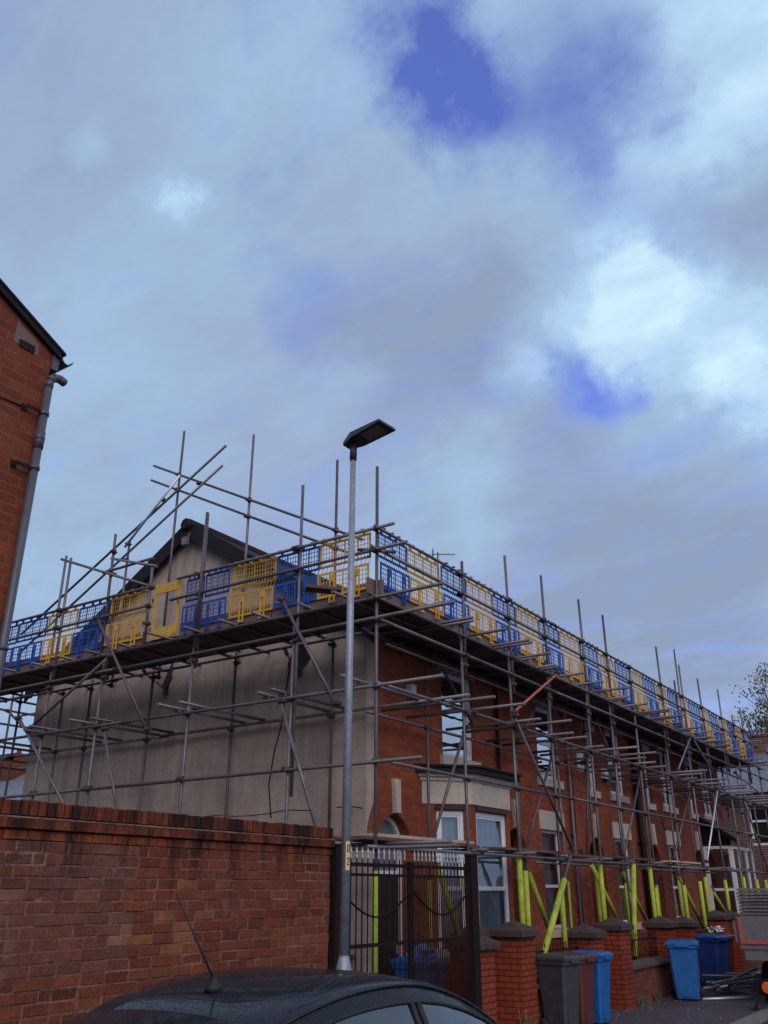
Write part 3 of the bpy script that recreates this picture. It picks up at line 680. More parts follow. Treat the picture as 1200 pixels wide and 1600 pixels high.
on_wall('air_brick','small dark air brick beside the cream lintel','vent',18.9,2.5,[('grille',lambda o:[o.box(XF,18.8+.07*k,2.5+.06*j,XF+.012,18.85+.07*k,2.54+.06*j) for k in range(3) for j in range(3)],'black')])
def wall_pipe(y,r,mat,label,x=.0,z0=0,z1=5.5,name='downpipe'):
    o=MB(); X=XF+r+.04
    o.tube((X,y,z0),(X,y,z1),r,12)
    for z in (1.2,2.9,4.4):
        if z>z0: o.tube((X,y,z),(X,y,z+.04),r*1.25,12)
    b=MB()
    for z in (1.22,2.92,4.42):
        if z>z0: b.box(XF,y-r*1.6,z-.02,XF+.04,y+r*1.6,z+.02)
    e=empty(name,(XF,y,0),label,'pipe'); o.build('pipe',M[mat],e); b.build('bracket',M['black'],e)
wall_pipe(22.6,.075,'black','thick black soil pipe down the brick front')
wall_pipe(15.15,.034,'black','black downpipe just past the flat roofed bay')
wall_pipe(18.45,.03,'door','thin brown downpipe between second and third doors')
o=MB(); o.path([(XF+.02,18.75,5.4),(XF+.02,18.7,3.0),(XF+.02,18.72,.4)],.012,6); tag(o.build('wall_cable',M['facade2']),'thin brown cable beside the brown downpipe','cable')
o=MB(); pts=[(XF+.012,24.6+1.1*k/12,3.7-.5*math.sin(math.pi*k/12)**.6 -.1*k/12) for k in range(13)]; o.path(pts,.009,6); tag(o.build('wall_cable',M['black']),'drooping black cable under an upper window past the soil pipe','cable')
o=MB(); YGf=10.955; o.path([(-9.35,YGf,5.45),(-9.42,YGf,4.9),(-9.5,YGf,4.3),(-9.62,YGf,3.9),(-9.7,YGf,3.4),(-9.62,YGf,2.9)],.01,6); tag(o.build('wall_cable',M['black']),'black aerial cable trailing down the pebble dash gable','cable')
# satellite dishes on gable
def dish(loc,label,face,r=.3,off=(0,-.42,.1)):
    e=empty('satellite_dish',loc,label,'satellite dish','satellite dishes on the gable'); L0=V(loc)
    o=MB(); n=20; f=V(face).normalized(); u=f.cross(V((0,0,1))).normalized(); w=u.cross(f); c=L0+V(off)
    rings=[]
    for j in range(6):
        rr=r*j/5; ring=[]
        for k in range(n):
            t=2*math.pi*k/n; p=c+u*(rr*math.cos(t))+w*(rr*1.12*math.sin(t))+f*(.07*(j/5)**2); ring.append(p)
        rings.append(ring)
    for back in (0,1):
        off=f*(-.012*back)
        for j in range(5):
            for k in range(n):
                l=(k+1)%n
                q=[rings[j][k],rings[j][l],rings[j+1][l],rings[j+1][k]]
                if j==0: q=q[1:] 
                o.face([p+off for p in (q if not back else reversed(q))],True)
    for k in range(n):
        l=(k+1)%n; o.face([rings[5][k],rings[5][l],rings[5][l]-f*.012,rings[5][k]-f*.012])
    o.build('reflector',M['dish'],e)
    o=MB(); o.tube(c-w*.25,c+f*.42-w*.12,.011,8); o.build('feed_arm',M['dish'],e)
    o=MB(); o.tube(c+f*.4-w*.12,c+f*.5-w*.06,.03,10); o.build('receiver',M['dish'],e)
    o=MB(); o.box(L0.x-.06,L0.y-.02,L0.z-.12,L0.x+.06,L0.y,L0.z+.12); o.path([tuple(L0),tuple(L0+V((off[0]*.3,off[1]*.8,0))),tuple(c-f*.02)],.02,8); o.build('wall_bracket',M['aerial'],e)
dish((-12.3,10.95,5.25),'grey satellite dish seen edge on, high on the gable',(-.62,-.74,.3),.23,(.42,-.3,.12))
dish((-9.15,10.95,5.2),'dark satellite dish with coiled cable near the street lamp column',(.1,-.95,.25),.2,(.28,-.28,.05))
o=MB(); o.path([(-9.25+.13*math.cos(t*.5),10.93,5.3+.13*math.sin(t*.5)) for t in range(14)],.012,6); tag(o.build('cable_coil',M['black']),'coil of black cable hanging beside the dark dish','cable')
# tv aerial on roof
e=empty('tv_aerial',(XR,20.0,8.2),'television aerial on its mast above the guard panels','aerial')
o=MB(); o.tube((XR+.2,20,8.1),(XR+.2,20,10.66),.02,8); o.build('mast',M['aerial'],e)
o=MB(); A=V((XR+.2,20,10.6)); D=V((.75,.65,0.02)).normalized(); o.tube(A-D*.16,A+D*.5,.01,6)
S=D.cross(V((0,0,1)))
for k in range(6): p=A+D*(.05+k*.085); o.tube(p-S*.1,p+S*.1,.006,5)
for k in (-.18,-.09,0,.09,.18): p=A-D*.14+V((0,0,k*.7)); o.tube(p-S*.13,p+S*.13,.008,5)
o.bar(A-D*.14-V((0,0,.14)),A-D*.14+V((0,0,.14)),.015,.015); o.build('antenna',M['aerial'],e)
# ------------------------------------------------------------------ scaffold
sc=empty('scaffold',(-6.5,9.34,0),'tube and board scaffold wrapped round the gable and front of the brick terrace','scaffold')
RT=.0242
XO=-6.5;YO=9.34;XI=-7.52;YI=10.72
ZL=5.5;ZL2=5.2;ZM=4.3;ZK=3.35;ZLO=2.33;ZG=6.53;ZMR=6.2
couplers=[]   # (pos, size)
trans=[]
def T(name,p,q,mat='tube',sag=0,r=RT,n=10,label=None):
    p=V(p);q=V(q); o=MB()
    o.tube(p,q,r,n); ob=o.build(name,M[mat],sc)
    if label: ob['label']=label
    return ob
def cp(x,y,z): couplers.append(V((x,y,z)))
def jit(a=.02): return random.uniform(-a,a)
# --- standards, gable outer
gout=[(-6.5,0,7.5),(-7.93,0,7.57),(-9.95,0,7.6),(-12.08,0,6.2),(-13.5,0,7.55),(-15.55,0,6.9),(-17.7,0,6.9)]
for x,za,zb in gout:
    split=random.uniform(2.6,3.0)
    if x==-6.5: T('standard',(x,YO,za),(x+.01,YO,zb))
    else:
        T('standard',(x-jit(.02),YO,za),(x,YO,5.4)); T('standard',(x+.055,YO+.01,5.0 if x!=-7.93 else 3.0),(x+.05+jit(.03),YO,zb))
        cp(x+.03,YO,5.12)
    for z in (ZLO,ZK,ZM,ZL2,ZL,ZMR,ZG):
        if z<zb-.1 and not(z in(ZMR,ZG) and -11.1<x<-10.4): cp(x,YO-.02,z)
T('standard',(-12.2,YO,5.6),(-12.23,YO,7.75)); T('standard',(-13.68,YO+.06,5.5),(-13.68,YO+.06,7.66))
T('standard',(-11.12,YO,5.55),(-11.14,YO,6.95)); T('standard',(-9.88,YO-.06,5.3),(-9.86,YO-.06,7.58))
for x,za,zb in [(-8.28,0,8.7),(-10.37,0,5.7),(-10.31,5.6,9.82),(-12.42,0,5.6),(-12.28,5.4,10.5),(-14.15,0,5.6),(-13.57,5.4,8.4),(-15.0,0,5.5),(-16.4,0,6.2)]:
    T('standard',(x,YI,za),(x+jit(.01),YI,zb)); 
    for z in (ZM,5.42):
        if za<z<zb: cp(x,YI,z)
cp(-16.4,YI,4.3)
# --- standards, front outer
fout=[(11.7,6.75,7),(13.35,7.37,1),(14.85,7.43,1),(16.7,7.43,1),(18.02,7.42,1),(19.45,6.6,0),(21.65,7.5,1),(23.4,7.37,1),(25.2,7.34,1),(27.15,7.38,1),(28.65,6.85,0),(29.75,7.25,1),(31.2,6.7,0),(32.9,6.5,0)]
for y,zt,lap in fout:
    if lap:
        T('standard',(XO,y-.05,.35),(XO+jit(.02),y-.04,5.62)); T('standard',(XO+.03,y+.02,4.9),(XO+.03+jit(.02),y+.02+jit(.03),zt)); cp(XO+.02,y,5.05)
    else: T('standard',(XO,y,.35),(XO+jit(.02),y+jit(.03),zt))
    for z in (ZLO,ZK,ZM,ZL2,ZL,ZMR,ZG):
        if z<zt-.05: cp(XO+.02,y,z)
T('standard',(XI,26.85,5.4),(XI+.02,26.9,8.7)); T('standard',(XI,19.2,5.4),(XI,19.2,7.2))
T('standard',(XO-.03,23.05,5.0),(XO-.03,23.05,6.9)); 
for y in (12.25,15.45,17.4,18.95,20.65,22.75,24.55,26.3,28.75,30.6,32.6):
    T('standard',(XI,y,0 if y<28 or y>31 else 4.0),(XI+jit(.02),y+jit(.03),5.75)); cp(XI,y,ZM-.03); cp(XI,y,5.42)
# --- ledgers gable
def run(name,a,b,step=6.0,mat='tube',over=.25,z_j=.01):
    a=V(a);b=V(b);Ln=(b-a).length;d=(b-a)/Ln;s=0;k=0
    side=d.cross(V((0,0,1))).normalized()
    while s<Ln-.3:
        e=min(Ln,s+step+jit(.4)); 
        off=side*(.0 if k%2 else .0)+V((0,0,jit(z_j)))
        T(name,a+d*s+off,a+d*e+off,mat); 
        if e<Ln: o=MB(); o.tube(a+d*(e-.1),a+d*(e+.1),.033,8); o.build('sleeve_coupler',M['coupler'],sc)
        s=e;k+=1
GX=-19.6
run('ledger',(-5.31,YO-.05,ZLO),(GX,YO-.05,ZLO-.02)); run('ledger',(-5.78,YO-.05,ZK),(GX,YO-.05,ZK-.04))
run('ledger',(-5.45,YO-.05,ZM),(GX,YO-.05,ZM+.02)); run('ledger',(-5.9,YI+.05,ZM+.06),(GX,YI+.05,ZM+.04))
run('ledger',(-5.25,YO-.05,ZL2+.03),(GX,YO-.05,ZL2)); run('ledger',(-5.41,YO-.05,ZL),(GX,YO-.05,ZL)); run('ledger',(-7.6,YI-.05,ZL),(GX,YI-.05,ZL))
run('guard_rail',(-6.17,YO-.05,ZG-.02),(-10.43,YO-.05,ZG)); run('guard_rail',(-11.1,YO-.05,ZG+.0),(GX,YO-.05,ZG+.02))
run('guard_rail',(-5.98,YO-.05,ZMR),(-10.55,YO-.05,ZMR)); run('guard_rail',(-11.1,YO-.05,ZMR),(GX,YO-.05,ZMR-.02))
T('guard_rail',(-6.75,YO-.1,6.24),(-6.3,YO+.2,6.2))
# --- ledgers front
FY=33.4
run('ledger',(XO+.05,YO-.25,ZLO),(XO+.05,FY,ZLO)); run('ledger',(XO+.05,9.6,ZK+.02),(XO+.05,FY,ZK+.02)); run('ledger',(XO+.05,YO-.1,ZM+.03),(XO+.05,FY,ZM+.03))
run('ledger',(XI-.05,10.6,ZM-.02),(XI-.05,FY,ZM)); run('ledger',(XO+.05,YO-.1,ZL2),(XO+.05,FY,ZL2+.02)); run('ledger',(XO+.05,YO-.15,ZL),(XO+.05,31.6,ZL)); run('ledger',(XI-.05,10.4,ZL),(XI-.05,31.4,ZL))
run('ledger',(XI+.45,10.4,ZL-.3),(XI+.45,31.4,ZL-.3))
run('guard_rail',(XO+.05,YO-.12,ZG),(XO+.05,30.6,ZG)); run('guard_rail',(XO+.05,YO-.2,ZMR),(XO+.05,30.6,ZMR))
run('ledger',(XI+.05,15.9,ZLO),(XI+.05,27.95,ZLO))
# end face rails
for z in (ZG,ZMR,ZL,ZM): T('guard_rail',(XO+.4,30.3,z+.05),(XI-.5,30.3,z+.05))
# --- transoms
x=-6.9
while x>GX+.3:
    T('transom',(x,YO-.12-random.uniform(.1,.35),ZL+.05),(x+jit(.03),YI+.2,ZL+.05)); x-=random.uniform(.65,.95)
for x in (-6.75,-8.05,-8.35,-9.75,-10.15,-11.9,-12.3,-13.35,-13.75,-15.3,-15.8,-17.3,-17.85):
    T('transom',(x,YO-random.uniform(.15,.5),ZM+.1),(x+jit(.04),YI+random.uniform(.08,.2),ZM+.1)); cp(x,YO,ZM+.05)
y=10.15
random.seed(11)
while y<31:
    T('transom',(XI-.25,y,ZL+.05),(XO+random.uniform(.35,.8),y+jit(.04),ZL+.05)); 
    if random.random()<.3: T('transom',(XI-.15,y+.16,ZL+.05),(XO+random.uniform(.3,.7),y+.16,ZL+.05))
    y+=random.uniform(.72,.98)
ys=[11.15,11.85,13.2,13.6,14.7,15.3,16.5,16.95,17.9,18.5,19.3,20.1,21.3,21.9,22.7,23.3,24.1,25.0,25.6,26.6,27.3,28.2,28.8,29.6,30.5,31.6,32.7]
for y in ys: T('transom',(XI-random.uniform(.1,.25),y,ZM+.09),(XO+random.uniform(.3,.95),y+jit(.05),ZM+.09)); cp(XO+.03,y,ZM+.05)
for y in (11.9,13.3,14.9,16.6,18.1,19.6,21.5,23.3,25.1,27.0): T('transom',(XI-.1,y,ZLO+.06),(XO+random.uniform(.1,.3),y,ZLO+.06)); cp(XO+.03,y,ZLO+.03)
T('transom',(-7.4,9.7,ZLO+.06),(-5.6,9.62,ZLO+.06))
# --- braces
def BR(p,q,mat='tube',label=None): T('brace',p,q,mat,label=label); cp(*p); cp(*q)
YB=YO-.1
for (a,b),(c,d) in [((-12.29,6.17),(-10.76,4.14)),((-11.75,4.23),(-10.98,2.4)),((-11.85,5.43),(-13.79,4.43)),((-14.09,4.64),(-12.0,2.6)),((-8.1,5.75),(-7.1,4.13)),((-8.04,4.26),(-7.2,2.2))]:
    BR((a,YB,b),(c,YB+.02,d))
BR((-15.8,YB,5.4),(-17.4,YB,3.3)); BR((-18.9,YB,5.4),(-17.6,YB,3.3))
XBr=XO+.12
BR((XI+.1,12.38,5.5),(XI+.12,13.6,4.5)); BR((-7.0,12.6,4.27),(-7.0,11.5,2.5))
BR((XBr,15.07,5.55),(XBr,13.14,4.54),'red','red painted diagonal tube under the deck'); BR((XBr,13.13,4.48),(XBr,15.1,2.5)); BR((-7.3,16.65,4.34),(-7.3,15.15,2.5))
BR((-7.3,21.86,4.5),(-7.3,20.12,2.55)); BR((-7.3,26.17,4.64),(-7.3,23.66,2.6)); BR((XBr,25.23,4.35),(XBr,23.26,2.5),'bright','bright new diagonal tube near the far end')
BR((XBr,23.3,5.46),(XBr,21.85,4.5)); BR((XBr,23.5,5.46),(XBr,25.8,4.4)); BR((-7.3,16.31,5.5),(-7.3,15.2,4.4)); BR((-7.3,19.2,5.4),(-7.3,20.3,4.4)); BR((XBr,28.0,4.3),(XBr,29.6,2.4))
BR((-6.75,30.2,4.3),(-6.7,28.9,2.4)); BR((-6.9,17.5,4.4),(-6.9,17.0,2.4))
BR((-7.2,31.0,5.4),(-6.4,33,4.3))
# rear scaffold corner seen past the gable
for y in (9.34,11.4,13.4,15.4):
    for x in (-17.75,-16.75): 
        if not(y==9.34 and x==-17.75): T('standard',(x,y,0),(x,y,6.0 if x>-17 else 6.9))
for z in (ZLO,ZM,ZL2,ZL,ZMR,ZG): 
    T('ledger',(-17.8,8.9,z),(-17.8,16.2,z)); 
for z in (ZM,ZL): T('ledger',(-16.7,9.0,z),(-16.7,16.2,z))
for y in (9.9,10.8,12.1,13.0,14.2): T('transom',(-18.4,y,ZM+.06),(-16.5,y,ZM+.06)); T('transom',(-18.4,y,ZL+.06),(-16.5,y,ZL+.06))
BR((-17.85,9.6,5.5),(-17.85,11.3,4.3)); BR((-17.85,11.4,5.5),(-17.85,13.2,4.3)); BR((-17.85,10.2,4.3),(-17.85,11.4,2.4)); BR((-17.85,13.6,4.3),(-17.85,12.0,2.4))
# raked guard rails over the gable roof
YR=YI-.05
for a,b in [((-13.03,9.9),(-7.7,7.07)),((-13.06,9.58),(-7.9,6.86)),((-16.6,6.86),(-10.91,9.71)),((-16.6,6.42),(-10.96,9.3))]:
    T('rake_rail',(a[0],YR+(.0 if a[0]>-14 else -.07),a[1]),(b[0],YR+(.0 if a[0]>-14 else -.07),b[1]))
T('brace',(-12.05,YR-.14,9.36),(-13.45,YR-.14,8.15),'bright')
for p in [(-12.28,YI,9.5),(-12.28,YI,9.17),(-10.31,YI,8.45),(-10.31,YI,8.12),(-8.28,YI,7.38),(-8.28,YI,7.05),(-12.6,YR,9.0),(-11.6,YR,9.1),(-13.57,YI,8.3),(-13.57,YI,7.95),(-12.2,YO,7.4),(-12.2,YO,6.98)]: cp(*p)
# access hood over the ladder gate
T('guard_rail',(-12.19,YO-.05,7.26),(-10.43,YO-.5,6.62)); T('guard_rail',(-13.0,YO-.5,7.28),(-11.12,YO-.05,6.55)); T('guard_rail',(-12.28,YO-.12,6.99),(-11.0,YO-.12,7.0))
for p in [(-12.2,YO-.05,7.0),(-11.12,YO,6.53),(-11.12,YO,6.2),(-11.1,YO,5.9)]: cp(*p)
# --- base plates
for x,_,_2 in gout[:3]: o=MB(); o.box(x-.075,YO-.075,0,x+.075,YO+.075,.01); o.build('base_plate',M['coupler'],sc)
# --- couplers
couplers.sort(key=lambda p:p.length)
cm=None
def coupler_mesh(o,c):
    x,y,z=c
    o.tube((x,y,z-.035),(x,y,z+.035),.036,8); o.tube((x-.04,y-.04,z+.01),(x+.06,y-.04,z+.01),.03,8)
    o.tube((x+.02,y-.085,z),(x+.02,y+.05,z),.012,6); o.box(x-.05,y-.07,z-.012,x-.03,y+.03,z+.016)
rest=MB()
for k,c in enumerate(couplers):
    if k<98:
        if cm is None:
            o=MB(); coupler_mesh(o,(0,0,0)); cm=o.build('coupler',M['coupler'],None); cm.parent=sc; ob=cm
        else: ob=cm.copy(); C.objects.link(ob)
        ob.location=c-V(sc.location); ob.rotation_euler=(0,0,random.choice([0,R(90),R(180),R(-90)]))
    else: coupler_mesh(rest,c)
ro=rest.build('couplers_far',M['coupler'],sc); ro['kind']='stuff'
# --- boards
def board(p,q,w=.225,h=.038,mat='timber',name='deck_board'):
    o=MB(); o.bar(p,q,w,h); return o.build(name,M[mat],sc)
zb=ZL+.095
for k in range(5):
    yy=YO+.18+k*.235; x=-6.75+jit(.1)
    while x>GX+.2: e=max(GX,x-3.9); board((x,yy,zb+jit(.006)),(e,yy+jit(.01),zb+jit(.006))); x=e-.012
for k in range(4):
    xx=XO-.2-k*.24; y=9.5+jit(.1)+(1.3 if k>2 else 0)
    while y<30.6: e=min(30.7,y+3.9); board((xx,y,zb+.045+jit(.006)),(xx+jit(.01),e,zb+.045+jit(.006))); y=e+.012
# toe boards
zt=5.67
def toe(p,q): o=MB(); o.bar(p,q,.036,.225); o.build('toe_board',M['toe'],sc)
x=-6.42
for e in (-10.3,): 
    x2=-6.42
    for a,b in ((-6.42,-8.4),(-8.42,-10.35),(-11.22,-13.9),(-13.92,-17.0),(-17.02,-19.6)): toe((a,YO+.045,zt+jit(.01)),(b,YO+.045,zt+jit(.012)))
y=9.2
while y<30.5: e=min(30.6,y+3.85); toe((XO-.05,y,zt+jit(.01)),(XO-.05,e,zt+jit(.012))); y=e+.015
toe((XO-.05,30.6,zt),(XI,30.6,zt))
# single board poking out by the street lamp, low boards over the front gardens
board((-7.0,9.2,5.66),(-7.35,8.85,5.68)); 
for a in [(-6.62,9.15,11.9),(-6.86,9.3,12.4),(-7.1,9.2,11.2)]: board((a[0],a[1],ZLO+.12+jit(.01)),(a[0]+jit(.04),a[2],ZLO+.12+jit(.01)))
board((-6.75,9.5,ZLO+.165),(-6.7,12.0,ZLO+.165),mat='paleboard')
for a in [(-6.65,12.9,15.1),(-6.9,13.0,15.3),(-6.7,17.9,19.9),(-6.95,16.2,19.6)]: board((a[0],a[1],ZLO+.12+jit(.01)),(a[0]+jit(.04),a[2],ZLO+.12+jit(.01)))
board((-6.62,20.9,ZLO+.13),(-6.62,23.2,ZLO+.13),mat='paleboard')
# --- foam sleeves
def sleeve(p,q,r=.047,label='yellow foam sleeve on a scaffold tube'):
    o=MB(); p=V(p);q=V(q)
    d=(q-p).normalized(); o.tube(p,q,r,14); 
    o.tube(p+(q-p)*.5,p+(q-p)*.5+d*.012,r*1.03,14)
    o.build('foam_sleeve',M['sleeve'],sc)
for y,z0,z1 in [(11.7,.75,2.1),(13.31,.8,2.36),(13.5,.75,2.14),(14.82,.8,1.97),(16.65,.9,2.4),(19.41,.8,2.33),(19.6,.8,1.9),(21.6,.9,1.97),(22.9,.7,2.06),(23.38,.8,2.16),(25.17,.9,2.11),(27.1,1.1,2.2),(28.6,1.2,2.15),(29.7,1.2,2.15)]: sleeve((XO,y-.05,z0),(XO,y-.05,z1),.044 if y>11.8 else .044)
sleeve((XO,YO,.5),(XO,YO,2.07),.04)
for y,z0,z1 in [(12.25,.5,2.0),(15.45,.9,2.0),(17.42,.7,2.02),(18.95,.7,2.16),(20.65,.8,2.01),(22.75,.8,1.98),(24.55,.9,2.1)]: sleeve((XI,y,z0),(XI,y,z1),.042)
T('brace',(-6.4,13.5,.7),(-6.4,15.05,2.42)); sleeve((-6.4,13.55,.78),(-6.4,14.7,2.02),.05)
for (ya,za),(yb,zb_) in [((14.4,2.15),(15.1,1.2)),((17.2,2.3),(18.5,1.15)),((18.85,2.2),(20.2,1.1)),((22.6,2.15),(24.1,1.0)),((25.4,1.8),(26.4,1.25)),((11.45,2.2),(12.1,1.1))]:
    T('brace',(-6.9,ya-.12,za+.17),(-6.9,yb,zb_)); sleeve((-6.9,ya,za),(-6.9,yb,zb_),.04)
T('brace',(-6.42,17.7,.66),(-6.45,18.35,2.7)); sleeve((-6.42,17.72,.72),(-6.44,18.22,2.33),.05)
# ------------------------------------------------------------------ brick guard panels
def panel_proto(name,mat,w):
    """local: x along the rail, z up, origin at lower left; hooks over the rail on top"""
    e=empty(name,(0,0,0),'x','guard panel'); z0=-.03;zm=.36;zt_=.78
    def gy(z): return 0 if z<zm-.03 else (.05 if z>zm+.06 else .05*(z-zm+.03)/.09)
    o=MB()
    def hb(z,t,y=None,d=.009): o.box(0,(gy(z) if y is None else y)-d/2,z-t/2,w,(gy(z) if y is None else y)+d/2,z+t/2)
    for z,t in ((z0,.036),(zm-.05,.036),(zm+.075,.036),(zt_,.038)): hb(z,t)
    nb=4
    for k in range(nb+1):
        x=w*k/nb; t=.036 if k in(0,nb) else .025; x=min(max(x,t/2),w-t/2)
        for za,zb,y in ((z0,zm-.04,0),(zm+.06,zt_,.05)): o.box(x-t/2,y-.005,za,x+t/2,y+.005,zb)
    for c in (.12,.4,.62,.88):
        x=w*c; o.box(x-.025,.035,zt_+.012,x+.025,.06,zt_+.07); o.box(x-.03,-.02,zt_+.062,x+.03,.061,zt_+.075)
    o.build('frame',M[mat],e)
    o=MB()
    nx=16;
    for k in range(1,nx):
        if k%4==0: continue
        x=w*k/nx
        for za,zb,y in ((z0,zm-.04,0),(zm+.06,zt_,.05)): o.box(x-.0048,y-.0025,za,x+.0048,y+.0025,zb)
    for k in range(1,5): hb(z0+k*(zm-.05-z0)/5,.009,0,.005); hb(zm+.075+k*(zt_-zm-.075)/5,.009,.05,.005)
    for k in range(13):
        x=w*k/12; x=min(max(x,.005),w-.005); o.hexa([(x-.003,-.003,zm-.04),(x+.003,-.003,zm-.04),(x+.003,.003,zm-.04),(x-.003,.003,zm-.04),(x-.003,.048,zm+.07),(x+.003,.048,zm+.07),(x+.003,.054,zm+.07),(x-.003,.054,zm+.07)])
    o.build('mesh_grid',M[mat],e)
    for c in (.3,.78):
        o=MB(); x=w*c
        o.box(x-.055,-.022,.06,x-.03,.0-.009,.27); o.box(x+.03,-.022,-.14,x+.055,-.009,.27); o.box(x-.03,-.022,.17,x+.03,-.009,.27); o.box(x-.055,-.022,-.12,x-.03,-.009,.06)
        o.box(x-.055,-.035,-.145,x+.056,-.0,-.12)
        o.build('foot_clip',M[mat],e)
    return e
protos={}
for nm,mt in (('blue','pblue'),('yellow','pyellow')):
    protos[nm]=panel_proto('brick_guard_panel',mt,1.0)
used={}
ords=['first','second','third','fourth','fifth','sixth','seventh','eighth','ninth','tenth','eleventh','twelfth','thirteenth','fourteenth']
def place(colr,loc,rz,wid,label,group):
    p=protos[colr]
    o=p if colr not in used else copy_tree(p)
    used[colr]=1
    o.location=loc; o.rotation_euler=(R(random.uniform(-1.5,1.5)),0,rz); o.scale=(wid,1,1); tag(o,label,'guard panel',group)
gp=[('yellow',-7.53,-6.62),('blue',-8.36,-7.54),('yellow',-9.26,-8.37),('blue',-9.86,-9.33),('blue',-10.3,-9.9),('yellow',-12.15,-11.2),('blue',-13.05,-12.16),('yellow',-13.9,-13.06),('blue',-14.8,-13.92),('blue',-15.7,-14.82),('yellow',-16.6,-15.75),('blue',-17.5,-16.65)]
cnt={'blue':0,'yellow':0}
for c,a,b in gp:
    lb=f"{c} plastic brick guard on the gable rail, {ords[cnt[c]]} {c} one left of the scaffold corner"; cnt[c]+=1
    place(c,(a,YO+.0,5.72),0,b-a,lb,'brick guards along the gable rail')
cnt={'blue':0,'yellow':0}; y=9.42;k=0; c='blue'
while y<30.2:
    w=[.76,.95,.8,.92,.9][k%5] if k<5 else random.uniform(.86,1.0)
    lb=f"{c} plastic brick guard on the street side rail, {ords[cnt[c]]} {c} one from the corner"; cnt[c]+=1
    place(c,(XO-.0,y+.01,5.74),R(90),w,lb,'brick guards along the street side rail')
    y+=w+.005;k+=1; c='yellow' if c=='blue' else 'blue'
# ladder gate
lg=empty('ladder_gate',(-10.41,YO+.02,5.6),'yellow ladder access gate frame in the gap of the gable guards','gate')
o=MB(); xa,xb=-10.99,-10.43
for x in (xa,xb): o.box(x-.02,YO,5.62,x+.02,YO+.03,6.55)
o.box(xa,YO+.002,6.38,xb,YO+.028,6.54)
o.prism([(xa,YO+.003,5.6),(xb-.1,YO+.003,5.6),(xb,YO+.003,5.7),(xb,YO+.003,5.79),(xa,YO+.003,5.79)],(0,.02,0)); o.build('frame',M['pyellow'],lg)
o=MB(); o.box(xa-.05,YO-.01,6.25,xa-.02,YO+.04,6.32); o.build('hinge',M['coupler'],lg); o=MB(); o.box(xa-.05,YO-.01,5.75,xa-.02,YO+.04,5.82); o.build('hinge',M['coupler'],lg)
# ------------------------------------------------------------------ street lamp
sl=empty('street_lamp',(-5.2,6.99,0),'tall galvanised street lamp column with flat grey lantern, number tag on it','street lamp')
o=MB(); o.lathe([(.085,0),(.085,1.14),(.08,1.17),(.05,1.3),(.046,1.31)],(-5.2,6.99,0),20); o.build('base_section',M['lampcol'],sl)
o=MB(); o.tube((-5.2,6.99,1.305),(-5.185,6.99,6.31),.045,20,.031); o.tube((-5.2,6.99,1.3),(-5.2,6.99,1.32),.047,20); o.build('column',M['lampcol'],sl)
o=MB(); o.tube((-5.185,6.99,6.25),(-5.18,6.99,6.47),.04,16); hx=MB()
Ux=V((1,0,.19)).normalized(); Uy=V((0,1,0)); Uz=Ux.cross(Uy)
O=V((-5.28,6.99,6.44))
def HP(a,b,c): return O+Ux*a+Uy*b+Uz*c
bot=[HP(0,-.07,0),HP(.16,-.13,-.0),HP(.56,-.15,.0),HP(.58,.15,.0),HP(.16,.13,0),HP(0,.07,0)]
top=[HP(.0,-.05,.055),HP(.15,-.12,.075),HP(.555,-.14,.035),HP(.575,.14,.035),HP(.15,.12,.075),HP(0,.05,.055)]
hx.face(list(reversed(bot)));hx.face(top)
for k in range(6): j=(k+1)%6; hx.face([bot[k],bot[j],top[j],top[k]])
o.build('spigot',M['lamphead'],sl)
hh=hx.build('lantern',M['lamphead'],sl)
o=MB(); o.prism([HP(.26,-.09,-.004),HP(.26,.09,-.004),HP(.5,.1,-.004),HP(.5,-.1,-.004)],Uz*.003); o.build('lens',M['lens'],hh)
o=MB(); o.lathe([(.035,0),(.035,.035),(.02,.045)],tuple(HP(.1,0,.06)),12); o.build('photocell',M['lamphead'],hh)
# number tag wrapped on the column, facing the camera side
tc=V((-5.197,6.99,2.15)); vd=V((5.2,-6.99,0)).normalized(); rd=V((-vd.y,vd.x,0))
o=MB(); n=8
for k in range(n):
    t0=R(-2+62*k/n);t1=R(-2+62*(k+1)/n); rr=.0435
    P0=tc+(vd*math.cos(t0)+rd*math.sin(t0))*rr;P1=tc+(vd*math.cos(t1)+rd*math.sin(t1))*rr
    o.face([P0-V((0,0,.125)),P1-V((0,0,.125)),P1+V((0,0,.125)),P0+V((0,0,.125))],True)
nt_=o.build('number_tag',M['labely'],sl)
def digit(ch,cz,mbx):
    segs={'0':[((-.5,.8),(.5,.8)),((.5,.8),(.5,-.8)),((.5,-.8),(-.5,-.8)),((-.5,-.8),(-.5,.8))],'2':[((-.5,.55),(-.2,.85)),((-.2,.85),(.3,.85)),((.3,.85),(.5,.5)),((.5,.5),(-.5,-.8)),((-.5,-.8),(.5,-.8))]}[ch]
    for (a,b),(c,d) in segs:
        m=5
        for q in range(m):
            def PT(u,v): t=R(31)+u*.021/.0445*.95; return tc+(vd*math.cos(t)+rd*math.sin(t))*.0452+V((0,0,cz+v*.036))
            p=PT(a+(c-a)*q/m,b+(d-b)*q/m);r_=PT(a+(c-a)*(q+1)/m,b+(d-b)*(q+1)/m)
            nn=(p-tc);nn.z=0;nn.normalize(); mbx.bar(p-(r_-p)*.1,r_+(r_-p)*.1,.0012,.0085,(r_-p).cross(nn))
o=MB(); digit('0',.062,o); digit('2',-.05,o); o.build('number',M['ink'],nt_)
